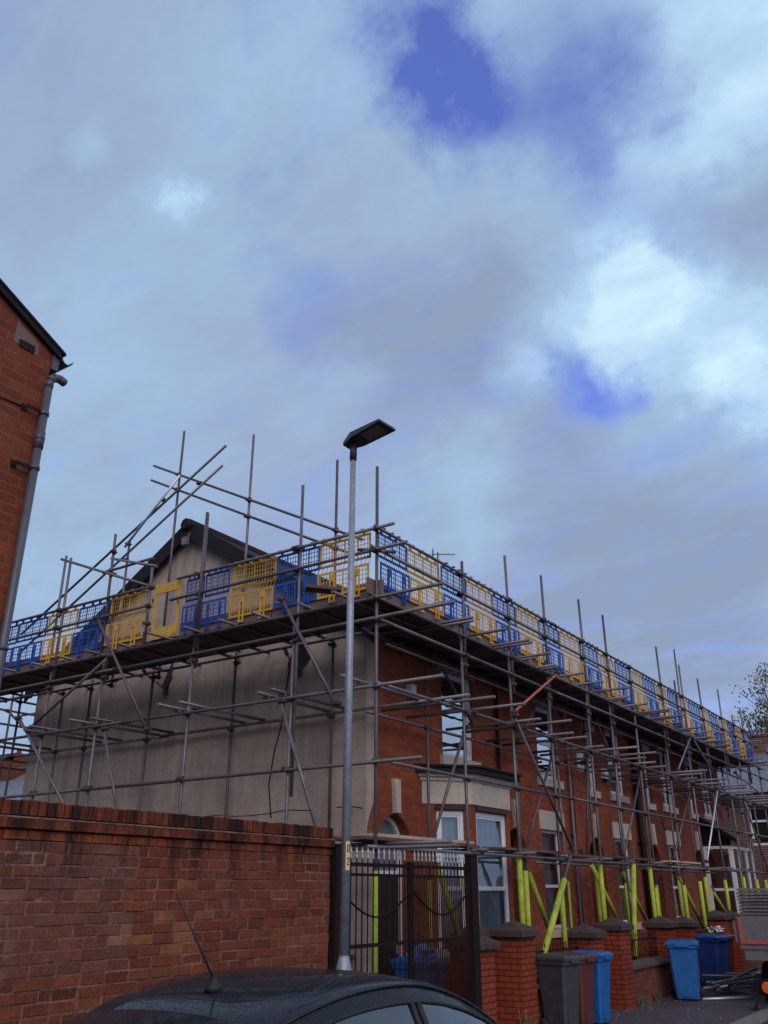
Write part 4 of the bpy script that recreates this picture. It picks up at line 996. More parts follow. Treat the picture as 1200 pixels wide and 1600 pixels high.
# ------------------------------------------------------------------ iron gates
XG=-6.15
def post(y0,y1,z1,label,extra=False):
    e=empty('gate_post',(XG,(y0+y1)/2,0),label,'post','iron gate posts'); o=MB(); o.box(XG-.06,y0,0,XG+.05,y1,z1); o.build('shaft',M['iron'],e)
    o=MB(); o.box(XG-.065,y0-.01,z1,XG+.055,y1+.01,z1+.015); 
    o.build('cap',M['iron'],e)
    for z in (.4,1.9): o=MB(); o.box(XG-.03,y0-.02,z,XG+.02,y0,z+.1); o.build('hinge',M['iron'],e)
post(8.035,8.13,2.3,'slim black iron gate post against the brick boundary wall end')
post(11.0,11.16,2.28,'thick flaking black iron gate post beside the narrow brick pillar')
def gate_leaf(y0,y1,label,rust=False):
    e=empty('iron_gate',(XG,y0,0),label,'gate','pair of spiked iron gates')
    o=MB(); 
    for y in (y0+.015,y1-.015): o.box(XG-.02,y-.015,.1,XG+.02,y+.015,2.17)
    for z in (.14,1.3,2.12): o.box(XG-.008,y0+.03,z-.02,XG+.008,y1-.03,z+.02)
    o.box(XG-.008,y0+.03,2.0,XG+.008,y1-.03,2.03); o.build('frame',M['iron'],e)
    o=MB(); f=MB(); n=int((y1-y0)/(.085 if rust else .105))
    for k in range(1,n):
        y=y0+(y1-y0)*k/n; o.tube((XG,y,.14),(XG,y,2.19),.0085,6)
        f.lathe([(.008,2.17),(.02,2.2),(.008,2.215),(.018,2.24),(.016,2.255),(.002,2.31)],(XG,y,0),6)
    # dense lower dog bars
    for k in range(n):
        y=y0+(y1-y0)*(k+.5)/n; o.tube((XG,y,.14),(XG,y,2.0 if rust else .85),.008,6)
    o.build('bars',M['rustbar' if rust else 'iron'],e); f.build('finials',M['silver'],e)
    h=MB(); m=16; pts=[(XG+.02,y0+(y1-y0)*k/m,1.86-.28*math.sin(math.pi*k/m)) for k in range(m+1)]
    h.path(pts,.011,6); h.build('curved_rail',M['iron'],e)
gate_leaf(8.15,9.56,'left iron gate leaf with drooping curved rail, behind the street lamp')
gate_leaf(9.59,10.98,'right iron gate leaf with closely set bars, next to the thick post',True)
# ------------------------------------------------------------------ brick pillars, garden walls, railings
def pillar(y,w,zc,label,x0=-6.58,x1=-6.15,ov=.07):
    e=empty('brick_pillar',((x0+x1)/2,y,0),label,'pillar','capped brick gate pillars')
    o=MB(); o.box(x0,y-w/2,0,x1,y+w/2,zc-.22)
    # stepped corbel under cap
    o.build('shaft',M['pillar'],e)
    c=MB(); o=MB(); o.box(x0-.02,y-w/2-.02,zc-.219,x1+.02,y+w/2+.02,zc-.205)
    cx=(x0+x1)/2; a=[(x0-ov,y-w/2-ov),(x1+ov,y-w/2-ov),(x1+ov,y+w/2+ov),(x0-ov,y+w/2+ov)]
    c.box(x0-.02,y-w/2-.02,zc-.219,x1+.02,y+w/2+.02,zc-.19)
    J=[jit(.006) for _ in range(8)]
    zl=zc-.189;zm=zc-.11
    L4=[(p[0],p[1],zl) for p in a];M4=[(p[0]+J[i],p[1]+J[i+4],zm+jit(.004)) for i,p in enumerate(a)]; A=(cx,y,zc+.02)
    c.face(list(reversed(L4)))
    for k in range(4): j=(k+1)%4; c.face([L4[k],L4[j],M4[j],M4[k]]); c.face([M4[k],M4[j],A])
    c.build('cap_stone',M['capstone'],e)
pls=[(11.42,.42,1.33,'narrow brick pillar directly beside the thick iron gate post'),(12.66,.44,1.44,'nearest tall brick pillar, left of the grey wheelie bin'),(15.28,.44,1.33,'brick pillar with lichen spotted cap rising behind the brown wheelie bin'),(16.6,.46,1.4,'brick pillar right of the nearer blue wheelie bin, ending a low garden wall'),
 (19.22,.46,1.37,'brick pillar behind the middle blue wheelie bin'),(20.7,.44,1.34,'brick pillar just past the middle blue bin'),(23.3,.46,1.42,'brick pillar behind the deep blue and brown far bins'),(24.5,.46,1.4,'second last brick pillar before the truck'),(27.3,.46,1.4,'brick pillar mostly hidden behind the truck'),(28.6,.46,1.4,'last brick pillar before the crossing house')]
for p in pls: pillar(*p)
def gwall(y0,y1,label):
    e=empty('garden_wall',(-6.35,(y0+y1)/2,0),label,'wall','low garden walls between pillars')
    o=MB(); o.box(-6.5,y0,0,-6.22,y1,.56); o.build('brickwork',M['garden'],e)
    o=MB(); o.prism([(-6.55,y0,.562),(-6.16,y0,.562),(-6.16,y0,.61),(-6.36,y0,.68),(-6.55,y0,.62)],(0,y1-y0,0)); o.build('coping',M['coping'],e)
    r=empty('iron_railing',(-6.38,(y0+y1)/2,.6),label.replace('low garden wall','low iron railing on the garden wall'),'railing','low railings on garden walls')
    o=MB(); o.box(-6.395,y0,.99,-6.375,y1,1.015); o.box(-6.395,y0,.72,-6.375,y1,.74); o.build('rails',M['iron'],r)
    o=MB(); y=y0+.05
    while y<y1-.03: o.tube((-6.385,y,.63),(-6.385,y,1.1),.0075,6); o.lathe([(.012,1.08),(.001,1.13)],(-6.385,y,0),6); y+=.1
    o.build('bars',M['iron'],r)
gwall(12.89,15.05,'low garden wall behind the grey bin'); gwall(16.84,18.98,'low garden wall between the nearer and middle blue bins'); gwall(20.93,23.06,'low garden wall behind the far pair of bins'); gwall(24.74,27.06,'low garden wall beside the pile of loose tubes')
gwall(28.84,33.5,'low garden wall at the far end of the row')
# bay house side: low wall behind gate with a dark capped pier
pillar(12.35,.36,1.4,'dark capped brick pier by the bay window, seen through the gate bars',-7.0,-6.66)
# ------------------------------------------------------------------ wheelie bins
def wbin(loc,mat,label,rz=0,full=False,lidm=None,h=1.0,group='wheelie bins on the pavement'):
    """front faces +x local, origin on ground"""
    e=empty('wheelie_bin',(0,0,0),label,'wheelie bin',group)
    o=MB(); s=h/1.0
    def ring(z,fx,bx,wy,ch): return [(fx-ch,-wy,z),(fx,-wy+ch,z),(fx,wy-ch,z),(fx-ch,wy,z),(bx+ch,wy,z),(bx,wy-ch,z),(bx,-wy+ch,z),(bx+ch,-wy,z)]
    lv=[(.03,.2,-.16,.2,.03),(.12,.215,-.2,.21,.03),(.45*s,.245,-.235,.235,.035),(.86*s,.28,-.27,.262,.035),(.88*s,.31,-.29,.285,.03),(.93*s,.315,-.295,.29,.03)]
    Rg=[ring(*l) for l in lv]
    for a,b in zip(Rg[:-1],Rg[1:]):
        for k in range(8): j=(k+1)%8; o.face([a[k],a[j],b[j],b[k]])
    o.face(list(reversed(Rg[0]))); o.face(Rg[-1])
    # moulded recess frame low on front and sides
    for wy in (-1,1): 
        o.bar((.222,wy*.13,.16),(.252,wy*.15,.6*s),.02,.012); o.bar((.12,wy*.214,.16),(.14,wy*.244,.6*s),.012,.02); o.bar((-.1,wy*.214,.16),(-.12,wy*.244,.6*s),.012,.02); o.bar((-.11,wy*.243,.6*s),(.13,wy*.243,.6*s),.012,.02)
    o.bar((.25,-.15,.6*s),(.25,.15,.6*s),.012,.02)
    o.box(.2,-.08,.07,.228,.08,.1)
    o.build('body',M[mat],e,off=(0,0,0))
    l=MB(); z=.935*s
    L0=[(.335,-.3,z),(.335,.3,z),(-.3,.3,z),(-.3,-.3,z)]; L1=[(.335,-.3,z+.03),(.335,.3,z+.03),(-.3,.3,z+.035),(-.3,-.3,z+.035)]; L2=[(.27,-.24,z+.06),(.27,.24,z+.06),(-.22,.24,z+.075),(-.22,-.24,z+.075)]
    l.face(list(reversed(L0)))
    for a,b in ((L0,L1),(L1,L2)):
        for k in range(4): j=(k+1)%4; l.face([a[k],a[j],b[j],b[k]])
    l.face(L2); l.box(.33,-.12,z-.03,.35,.12,z+.02); l.tube((-.34,-.2,z+.01),(-.34,.2,z+.01),.016,8); l.bar((-.3,-.2,z+.01),(-.34,-.2,z+.01),.03,.03); l.bar((-.3,.2,z+.01),(-.34,.2,z+.01),.03,.03)
    lo=l.build('lid',M[lidm or mat],e,off=(0,0,0))
    for wy in (-.25,.25):
        w=MB(); w.lathe([(.07,-.03),(.1,-.025),(.1,.025),(.07,.03)],(-.2,wy,.1),16,'y'); wo=w.build('wheel',M['rubber'],e,off=(0,0,0))
    a=MB(); a.tube((-.2,-.26,.1),(-.2,.26,.1),.012,8); a.build('axle',M['coupler'],e,off=(0,0,0))
    if full:
        b=MB(); 
        for q in range(26):
            t=random.uniform(0,6.28);rr=random.uniform(.02,.2);c=V((rr*math.cos(t),rr*math.sin(t),z+.08+random.uniform(0,.1)))
            u=V((random.uniform(-1,1),random.uniform(-1,1),random.uniform(-.4,.6))).normalized()*random.uniform(.06,.14);w=V((random.uniform(-1,1),random.uniform(-1,1),random.uniform(-.4,.4))).normalized()*random.uniform(.04,.1)
            b.face([c-u-w,c+u-w*.4,c+u*.8+w,c-u*.6+w*.9],True)
        b.build('rubbish',M['bag'] if full=='bag' else M['white'],e,off=(0,0,0))
    e.location=loc; e.rotation_euler=(0,0,rz)
    if loc[1]<15 and loc[1]>12: e.scale=(.86,.86,1)
    return e
wbin((-5.93,13.15,0),'bingrey','dark grey wheelie bin, nearest of the three by the brick pillar',R(-8),h=1.0)
wbin((-5.98,13.83,0),'binbrown','red brown wheelie bin squeezed between the grey and blue bins',R(-4),h=.98)
wbin((-5.95,14.43,0),'binblue','blue wheelie bin at the right end of the three nearest bins',R(-2),h=.98)
wbin((-5.72,18.4,0),'binblue','bright blue wheelie bin standing alone before the middle pillars',R(-75),h=.99)
wbin((-5.92,20.95,0),'bindeep','deep blue wheelie bin with a wheel showing, beside the overfull brown bin',R(-12),h=.99)
wbin((-6.0,21.75,0),'binbrown','red brown wheelie bin heaped with rubbish, right of the deep blue bin',R(-12),True,h=.98)
wbin((-7.25,11.5,0),'binblue','blue wheelie bin topped with a blue bag, behind the iron gate bars',R(0),'bag',h=1.0,group='wheelie bins behind the gate')
# low dark bench like block behind lamp
o=MB(); o.box(-7.2,9.6,.02,-6.85,9.95,.95); o.box(-7.25,9.55,.95,-6.8,10.0,.99)
db=empty('storage_box',(-7.9,10.4,0),'low dark box against the gable foot, left of the gated blue bin','box')
o=MB(); o.box(-9.2,10.4,.02,-8.0,10.9,1.0); o.build('box_body',M['black'],db); o=MB(); o.box(-9.25,10.36,1.003,-7.95,10.93,1.04); o.build('box_lid',M['coping'],db)
# ------------------------------------------------------------------ loose tubes heap
tubes=[((-5.95,19.3,.05),(-5.15,20.0,.03)),((-5.9,18.7,.45),(-5.1,21.4,.12)),((-5.9,19.0,.3),(-5.2,19.4,.62))]
lt_lab=['loose scaffold tube propped up highest on the pavement heap','loose scaffold tube lying flattest at the front of the heap']
def loose(p,q,label): e=MB(); e.tube(p,q,.0242,10); tag(e.build('loose_tube',M['tube'] if random.random()<.7 else M['bright']),label,'scaffold tube','loose tubes heaped on the pavement')
loose((-5.62,19.3,.1),(-4.95,20.6,.42),'loose scaffold tube propped up highest on the pavement heap')
loose((-5.45,18.35,.03),(-4.75,19.2,.03),'loose scaffold tube lying flat nearest in the heap')
loose((-5.55,19.6,.12),(-4.5,18.9,.09),'loose scaffold tube slanting towards the orange lamp')
for k in range(16):
    a=random.uniform(-.6,.9); c=V((random.uniform(-5.5,-4.7),random.uniform(19.4,21.6),random.uniform(.04,.3))); l=random.uniform(.4,.95); d=V((math.cos(a+1.2),math.sin(a+1.2),random.uniform(-.1,.1)))
    p=c-d*l;q=c+d*l; p.z=max(p.z,.03);q.z=max(q.z,.03)
    loose(p,q,'one of the jumbled loose scaffold tubes in the middle of the pavement heap')
# orange lamp stand
e=empty('warning_lamp',(-4.2,17.7,0),'round orange warning lamp on a low black stand by the kerb','warning lamp')
o=MB(); o.lathe([(.075,-.03),(.09,-.02),(.09,.02),(.075,.03)],(-4.1,17.55,.34),18,'y'); o.build('lens',M['orange'],e)
o=MB(); o.box(-4.3,17.585,.22,-3.95,17.66,.46); o.box(-4.36,17.54,.3,-4.31,17.62,.36); o.build('housing',M['black'],e)
o=MB(); o.tube((-4.24,17.62,.24),(-4.33,17.5,.01),.018,8);o.tube((-4.0,17.62,.24),(-3.9,17.5,-.11),.018,8);o.tube((-4.12,17.66,.24),(-4.12,17.9,-.11),.018,8); o.box(-4.4,17.45,.0,-4.28,17.53,.02); o.build('leg',M['black'],e)
# ------------------------------------------------------------------ flatbed truck
tr=empty('flatbed_truck',(-3.6,20.5,-.12),'grey flatbed truck with red edged tailboard, cut by the right frame edge','truck')
o=MB(); o.box(-4.55,18.0,.9,-2.6,22.6,.98); o.box(-4.5,18.03,.72,-2.65,18.12,.9); o.build('bed',M['steelgrey'],tr)
o=MB(); o.box(-4.55,17.985,.985,-2.6,18.015,1.42); to=o.build('tailboard',M['steelgrey'],tr)
o=MB(); 
o.box(-4.53,17.97,.985,-2.62,17.983,1.035); o.box(-4.53,17.97,1.037,-4.47,17.983,1.42); o.box(-2.68,17.97,1.037,-2.62,17.983,1.42); o.build('red_edge_strip',M['red'],to)
o=MB(); o.box(-4.58,18.02,.985,-4.553,22.6,1.42); o.box(-2.6,18.02,.985,-2.57,22.6,1.42); o.build('side_board',M['steelgrey'],tr)
o=MB(); o.box(-4.62,18.0,1.0,-4.585,18.06,1.36); o.box(-4.63,17.99,1.22,-4.62,18.05,1.33); o.build('corner_post',M['steelgrey'],tr)
o=MB(); o.box(-3.95,17.96,.78,-3.75,18.02,.88); o.tube((-3.9,17.95,.83),(-3.6,17.95,.83),.02,8); o.build('latch',M['coupler'],tr)
o=MB(); o.box(-4.2,18.2,.35,-2.9,24.5,.72); o.build('chassis',M['black'],tr)
o=MB(); o.prism([(-4.5,22.9,.4),(-4.5,24.9,.4),(-4.5,24.9,1.2),(-4.5,24.2,2.1),(-4.5,22.9,2.2)],(1.85,0,0)); o.build('cab',M['steelgrey'],tr)
for x in (-4.45,-2.85):
    for y in (19.3,23.9):
        o=MB(); o.lathe([(.2,-.1),(.36,-.1),(.38,-.07),(.38,.07),(.36,.1),(.2,.1)],(x+.05,y,.26),24,'x'); w=o.build('wheel',M['rubber'],tr); o=MB(); o.lathe([(.04,-.09),(.2,-.085),(.2,.085),(.04,.09)],(x+.05,y,.26),18,'x'); o.build('rim',M['steelgrey'],w)
# stacked metal decks on the truck
for k in range(9):
    for j in range(2):
        o=MB(); x0=-4.5+j*.97; z=1.40+k*.056
        o.box(x0+jit(.01),18.05+jit(.03),z,x0+.94,20.6+jit(.03),z+.03); 
        for q in range(6): o.box(x0+.01,18.1+q*.45,z+.03,x0+.93,18.16+q*.45,z+.046)
        tag(o.build('metal_deck',M['steelgrey']),f"grey metal deck on the truck, layer {['at the bottom','second from the bottom','third from the bottom','fourth from the bottom','fifth from the bottom','sixth from the bottom','seventh from the bottom','eighth from the bottom','on top'][k]} of the {'kerb side' if j==0 else 'road side'} stack",'metal deck','metal decks stacked on the truck')
for k in range(8):
    for j in range(2):
        o=MB(); x0=-4.5+j*.97; z=.983+k*.051
        o.box(x0,18.03,z,x0+.94,20.5,z+.03)
        tag(o.build('metal_deck',M['steelgrey']),'grey metal deck hidden low behind the red edged tailboard','metal deck','metal decks behind the tailboard')
o=MB(); o.bar((-3.8,18.02,1.82),(-3.72,18.02,1.4),.04,.01,(0,1,0)); tag(o.build('strap',M['rubber']),'black strap hanging over the metal deck stack','strap')
# ------------------------------------------------------------------ crossing house
ch=empty('crossing_house',(-8,38,0),'dark brick house with slate roof and white windows closing the street end','house')
Yc=36; o=MB()
def facadeY(mb,Y,x0,x1,z0,z1,ops):
    xs=sorted(set([x0,x1]+[a for op in ops for a in op[:2]])); zs=sorted(set([z0,z1]+[a for op in ops for a in op[2:4]]))
    for a,b in zip(xs[:-1],xs[1:]):
        for c,d in zip(zs[:-1],zs[1:]):
            if any(op[0]<(a+b)/2<op[1] and op[2]<(c+d)/2<op[3] for op in ops): continue
            mb.face([(a,Y,c),(b,Y,c),(b,Y,d),(a,Y,d)])
    for xa,xb,za,zb in ops:
        mb.face([(xa,Y,za),(xa,Y+.12,za),(xa,Y+.12,zb),(xa,Y,zb)]);mb.face([(xb,Y,za),(xb,Y,zb),(xb,Y+.12,zb),(xb,Y+.12,za)]);mb.face([(xa,Y,zb),(xa,Y+.12,zb),(xb,Y+.12,zb),(xb,Y,zb)]);mb.face([(xa,Y,za),(xb,Y,za),(xb,Y+.12,za),(xa,Y+.12,za)])
facadeY(o,Yc,-22,4,0,5.25,[(-8.12,-6.5,3.38,4.9),(-5.0,-3.4,3.38,4.9)])
o.face([(-22,Yc+8,0),(-22,Yc,0),(-22,Yc,5.25),(-22,Yc+8,5.25)]); o.face([(4,Yc,0),(4,Yc+8,0),(4,Yc+8,5.25),(4,Yc,5.25)]); o.face([(4,Yc+8,0),(-22,Yc+8,0),(-22,Yc+8,5.25),(4,Yc+8,5.25)])
o.build('wall',M['cross'],ch)
def winY(par,Y,xa,xb,za,zb,green=True,mull=True):
    o=MB(); f=.075
    o.box(xa,Y,za,xa+f,Y+.06,zb);o.box(xb-f,Y,za,xb,Y+.06,zb);o.box(xa+f,Y,za,xb-f,Y+.06,za+f);o.box(xa+f,Y,zb-f,xb-f,Y+.06,zb);zt=za+(zb-za)*.55; o.box(xa+f,Y+.003,zt-f/2,xb-f,Y+.055,zt+f/2)
    if mull: xm=(xa+xb)/2; o.box(xm-f/2,Y+.005,za+f,xm+f/2,Y+.053,zb-f)
    w=o.build('window',M['upvc'],par); g=MB(); g.face([(xa,Y+.03,za),(xb,Y+.03,za),(xb,Y+.03,zb),(xa,Y+.03,zb)]); g.build('pane',M['glass'],w)
    if green: b=MB(); b.box(xa,Y+.1,za,xb,Y+.11,zt); b.build('green_blind',M['green'],w)
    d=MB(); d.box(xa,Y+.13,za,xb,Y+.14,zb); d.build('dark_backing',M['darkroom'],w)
winY(ch,Yc+.03,-8.12,-6.5,3.38,4.9); winY(ch,Yc+.03,-5,-3.4,3.38,4.9)
o=MB(); 
o.face([(-22.3,Yc-.3,5.2),(4.3,Yc-.3,5.2),(4.3,Yc+4,7.35),(-22.3,Yc+4,7.35)],uv=[(0,0),(26,0),(26,4.8),(0,4.8)]); o.face([(4.3,Yc+8.3,5.2),(-22.3,Yc+8.3,5.2),(-22.3,Yc+4,7.35),(4.3,Yc+4,7.35)],uv=[(0,0),(26,0),(26,4.8),(0,4.8)]); o.build('roof',M['slate'],ch)
o=MB(); o.box(-22.3,Yc-.34,5.06,4.3,Yc-.25,5.19); o.build('gutter',M['black'],ch)
o=MB(); o.box(-8.4,Yc+3.4,6.8,-7.45,Yc+4.3,7.75); o.box(-8.45,Yc+3.35,7.75,-7.4,Yc+4.35,7.85); o.build('chimney',M['cross'],ch)
# far railing and sign like panel
e=empty('far_railing',(-7,35,0),'dark railing in front of the crossing house','railing')
o=MB(); 
for z in (.5,1.45): o.box(-8.6,34.98,z,-3,35.0,z+.04)
o.build('rails',M['iron'],e); o=MB(); x=-8.6
while x<-3: o.tube((x,34.99,.1),(x,34.99,1.5),.012,6); x+=.14
o.build('bars',M['iron'],e)
# rear house roof seen at the left
rh_=empty('rear_house',(-33,24,0),'slate roofed house with brick chimney far left behind the scaffold','house')
o=MB(); o.box(-44,22,0,-30,29,4.9); o.build('wall',M['cross'],rh_)
o=MB(); o.face([(-44.3,21.7,4.8),(-29.7,21.7,4.8),(-29.7,25.5,6.9),(-44.3,25.5,6.9)]); o.face([(-29.7,29.3,4.8),(-44.3,29.3,4.8),(-44.3,25.5,6.9),(-29.7,25.5,6.9)]); o.face([(-29.7,21.7,4.8),(-29.7,29.3,4.8),(-29.7,25.5,6.9)]); o.build('roof',M['slate'],rh_)
o=MB(); o.box(-39,24.8,6.2,-37.6,26,7.75); o.lathe([(.1,7.75),(.12,8.0)],(-38.3,25.4,0),10); o.build('chimney',M['leftbrick'],rh_)
# ------------------------------------------------------------------ car
car=empty('parked_car',(-3.3,4.5,-.12),'wet black hatchback parked in front of the brick boundary wall','car')
CX=-3.3; Y0=2.55; 
def sm(t): return t*t*(3-2*t)
def interp(pts,y):
    if y<=pts[0][0]: return pts[0][1]
    for (a,b),(c,d) in zip(pts[:-1],pts[1:]):
        if y<=c: t=(y-a)/(c-a); return b+(d-b)*t
    return pts[-1][1]
def cr(pts,y):  # catmull-rom through points
    n=len(pts)
    if y<=pts[0][0]: return pts[0][1]
    if y>=pts[-1][0]: return pts[-1][1]
    for i in range(n-1):
        if y<=pts[i+1][0]:
            x0,y0=pts[max(i-1,0)];x1,y1=pts[i];x2,y2=pts[i+1];x3,y3=pts[min(i+2,n-1)]
            h=x2-x1;t=(y-x1)/h
            m1=(y2-y0)/(x2-x0) if x2!=x0 else 0; m2=(y3-y1)/(x3-x1) if x3!=x1 else 0
            if i==0: m1=(y2-y1)/h
            if i==n-2: m2=(y2-y1)/h
            return (2*t**3-3*t**2+1)*y1+(t**3-2*t**2+t)*h*m1+(-2*t**3+3*t**2)*y2+(t**3-t**2)*h*m2
# height of centreline, shoulder, widths by s = y-Y0 (0..4.1)
topc=[(0,.68),(.06,1.06),(.3,1.27),(.62,1.475),(.8,1.53),(1.2,1.585),(1.65,1.585),(2.0,1.53),(2.35,1.42),(2.8,1.2),(3.1,1.09),(3.5,1.0),(3.9,.88),(4.1,.65)]
belt=[(0,.66),(.1,.98),(.6,1.03),(2,1.0),(3.1,.96),(3.6,.89),(4.0,.76),(4.1,.63)]
halfw=[(0,.62),(.12,.76),(.5,.84),(1.2,.87),(2.6,.87),(3.5,.82),(3.9,.7),(4.1,.5)]
roofw=[(0,.5),(.3,.56),(.65,.58),(1.2,.585),(1.8,.585),(2.3,.58),(2.8,.62),(3.1,.66),(3.6,.6),(4.1,.4)]
ZC=-.12
def section(s):
    zt,zb,hw,rw=cr(topc,s),cr(belt,s),cr(halfw,s),cr(roofw,s)
    zr=zt-.05 if zt-zb>.15 else zt-.02
    zr=max(zr,zb+.01)
    P=[(hw*.86,.17),(hw*.97,.25),(hw,.5),(hw*.99,zb-.12 if zb>.7 else zb-.05),(hw*.965,zb)]
    gh=zr-zb
    for t in (.08,.5,.86,1.0):
        x=hw*.955+(rw-hw*.955)*(t**1.15); P.append((x,zb+gh*t))
    P+= [(rw*.93,zr+(zt-zr)*.45),(rw*.6,zr+(zt-zr)*.85),(rw*.3,zr+(zt-zr)*.97),(0,zt)]
    return P
S=[0,.06,.15,.3,.45,.6,.66,.8,.95,1.1,1.3,1.5,1.62,1.7,1.9,2.1,2.3,2.45,2.6,2.75,2.9,3.05,3.15,3.35,3.6,3.8,3.95,4.05,4.1]
secs=[section(s) for s in S]
def car_pt(i,j,side): x,z=secs[i][j]; return (CX+side*x,Y0+S[i],z+ZC)
body=MB(); gR=MB(); trim=MB()
def is_glass(i,j):
    s=(S[i]+S[i+1])/2
    if j in (5,6): # side windows between t .08 and .86
        if .72<s<1.58 or 1.68<s<2.5: return 'side'
    if 8<=j<=12:
        if 2.2<s<2.85 and j>=9: return 'wind'
        if .1<s<.58 and j>=9: return 'rear'
    return None
gl={'side11':MB(),'side21':MB(),'side1-1':MB(),'side2-1':MB(),'wind':MB(),'rear':MB()}
for side in (1,-1):
    for i in range(len(S)-1):
        for j in range(len(secs[0])-1):
            q=[car_pt(i,j,side),car_pt(i+1,j,side),car_pt(i+1,j+1,side),car_pt(i,j+1,side)]
            if side<0: q.reverse()
            g=is_glass(i,j)
            if g=='side': gl[('side1' if S[i]<1.6 else 'side2')+str(side)].face(q,False)
            elif g: gl[g].face(q,False)
            else: body.face(q,True)
def ends(mb,i):
    pts=[car_pt(i,j,1) for j in range(len(secs[0]))]+[car_pt(i,j,-1) for j in reversed(range(len(secs[0])-1))]
    mb.face(pts)
ends(body,0); ends(body,len(S)-1)
fl=[car_pt(i,0,1) for i in range(len(S))]+[car_pt(i,0,-1) for i in reversed(range(len(S)))]
body.face(fl)
def weld(ob,bev=None):
    import bmesh
    bm=bmesh.new(); bm.from_mesh(ob.data); bmesh.ops.remove_doubles(bm,verts=bm.verts,dist=.0005); bmesh.ops.recalc_face_normals(bm,faces=bm.faces); bm.to_mesh(ob.data); bm.free()
b=body.build('body',M['car'],car); weld(b)
for nm,lab in (('side11','side_window'),('side21','side_window'),('side1-1','side_window'),('side2-1','side_window'),('wind','windscreen'),('rear','rear_window')):
    g=gl[nm].build(lab,M['carglass'],car); weld(g); 
    for p in g.data.polygons: p.use_smooth=True
# black door frames along the window line and pillars
tr_=MB()
def rail(j,s0,s1,off,r,side=1,mb=tr_,steps=30,zoff=0):
    pts=[]
    for k in range(steps+1):
        s=s0+(s1-s0)*k/steps; x,z=section(s)[j]; pts.append((CX+side*(x+off),Y0+s,z+ZC+zoff))
    mb.path(pts,r,6)
for side in (1,-1):
    tr_=MB()
    rail(7,.68,2.55,.004,.009,side,tr_); rail(8,.5,2.6,.003,.007,side,tr_); rail(5,.7,2.6,.004,.01,side,tr_)
    # B pillar
    for s in (1.6,1.66):
        sec=section(s); tr_.path([(CX+side*(sec[j][0]+.004),Y0+s,sec[j][1]+ZC) for j in (5,6,7)],.014,6)
    tr_.build('window_trim',M['rubber'],car)
sm_=MB(); pts=[]
for side in (1,):
    for k in range(25):
        u=-1+2*k/24; 
        sec=section(.64); xs=abs(u)*.56; z=sec[-1][1]-.045*abs(u)**2.2; pts.append((CX+u*.56,Y0+.64+.05*(1-abs(u)),z+ZC+.004))
sm_.path(pts,.004,5); sm_.build('tailgate_seam',M['rubber'],car)
sp=MB(); a=[];bq=[]
for k in range(17):
    u=-1+2*k/16; a.append((CX+u*.56,Y0+.6,section(.6)[-1][1]+ZC-.04*abs(u)**2.2+.012)); bq.append((CX+u*.55,Y0+.36,1.44+ZC-.05*abs(u)**2.2))
for k in range(16):
    sp.face([bq[k],bq[k+1],a[k+1],a[k]],True); sp.face([tuple(V(p)-V((0,0,.03))) for p in (a[k],a[k+1],bq[k+1],bq[k])],True); sp.face([tuple(V(bq[k])-V((0,0,.03))),tuple(V(bq[k+1])-V((0,0,.03))),bq[k+1],bq[k]])
sp.build('spoiler',M['car'],car)
an=MB(); ax,ay=CX+.0,Y0+.86; az=section(.86)[-1][1]+ZC; an.lathe([(.045,0),(.04,.02),(.018,.045),(.01,.06)],(ax,ay,az-.005),14); 
ao=an.build('antenna_base',M['rubber'],car); an=MB(); an.tube((ax,ay,az+.04),(ax-.14,ay-.16,az+.42),.006,8,.0035); an.build('antenna_rod',M['rubber'],ao)
for side in (1,-1):
    for s in (.72,3.3):
        w=MB(); w.lathe([(.2,-.1),(.29,-.105),(.315,-.08),(.315,.08),(.29,.105),(.2,.1)],(CX+side*.78,Y0+s,.315+ZC),28,'x'); wo=w.build('wheel',M['rubber'],car); r=MB(); r.lathe([(.05,-.1),(.2,-.095),(.2,.095),(.05,.112)],(CX+side*.78,Y0+s,.315+ZC),20,'x'); r.build('rim',M['alloy'],wo)
    m=MB(); m.lathe([(.03,-.09),(.075,-.05),(.075,.05),(.03,.09)],(CX+side*.96,Y0+2.72,.98+ZC),12,'x'); m.build('wing_mirror',M['car'],car)
    m=MB(); m.box(CX+side*.55,Y0-.0,.82+ZC,CX+side*.72,Y0+.06,.98+ZC); m.build('tail_light',M['red'],car)
    m=MB(); m.box(CX+side*.42,Y0+4.0,.6+ZC,CX+side*.62,Y0+4.08,.7+ZC); m.build('headlight',M['lens'],car)
# dashboard / seats so the cabin is not empty
m=MB()
for side in (.36,-.36):
    m.box(CX+side-.22,Y0+1.75,.45+ZC,CX+side+.22,Y0+1.9,1.15+ZC); m.box(CX+side-.12,Y0+1.78,1.17+ZC,CX+side+.12,Y0+1.86,1.33+ZC); m.box(CX+side-.22,Y0+.75,.45+ZC,CX+side+.22,Y0+.9,1.1+ZC)
m.box(CX-.7,Y0+2.7,.6+ZC,CX+.7,Y0+3.0,.88+ZC); m.build('seat',M['darkroom'],car)
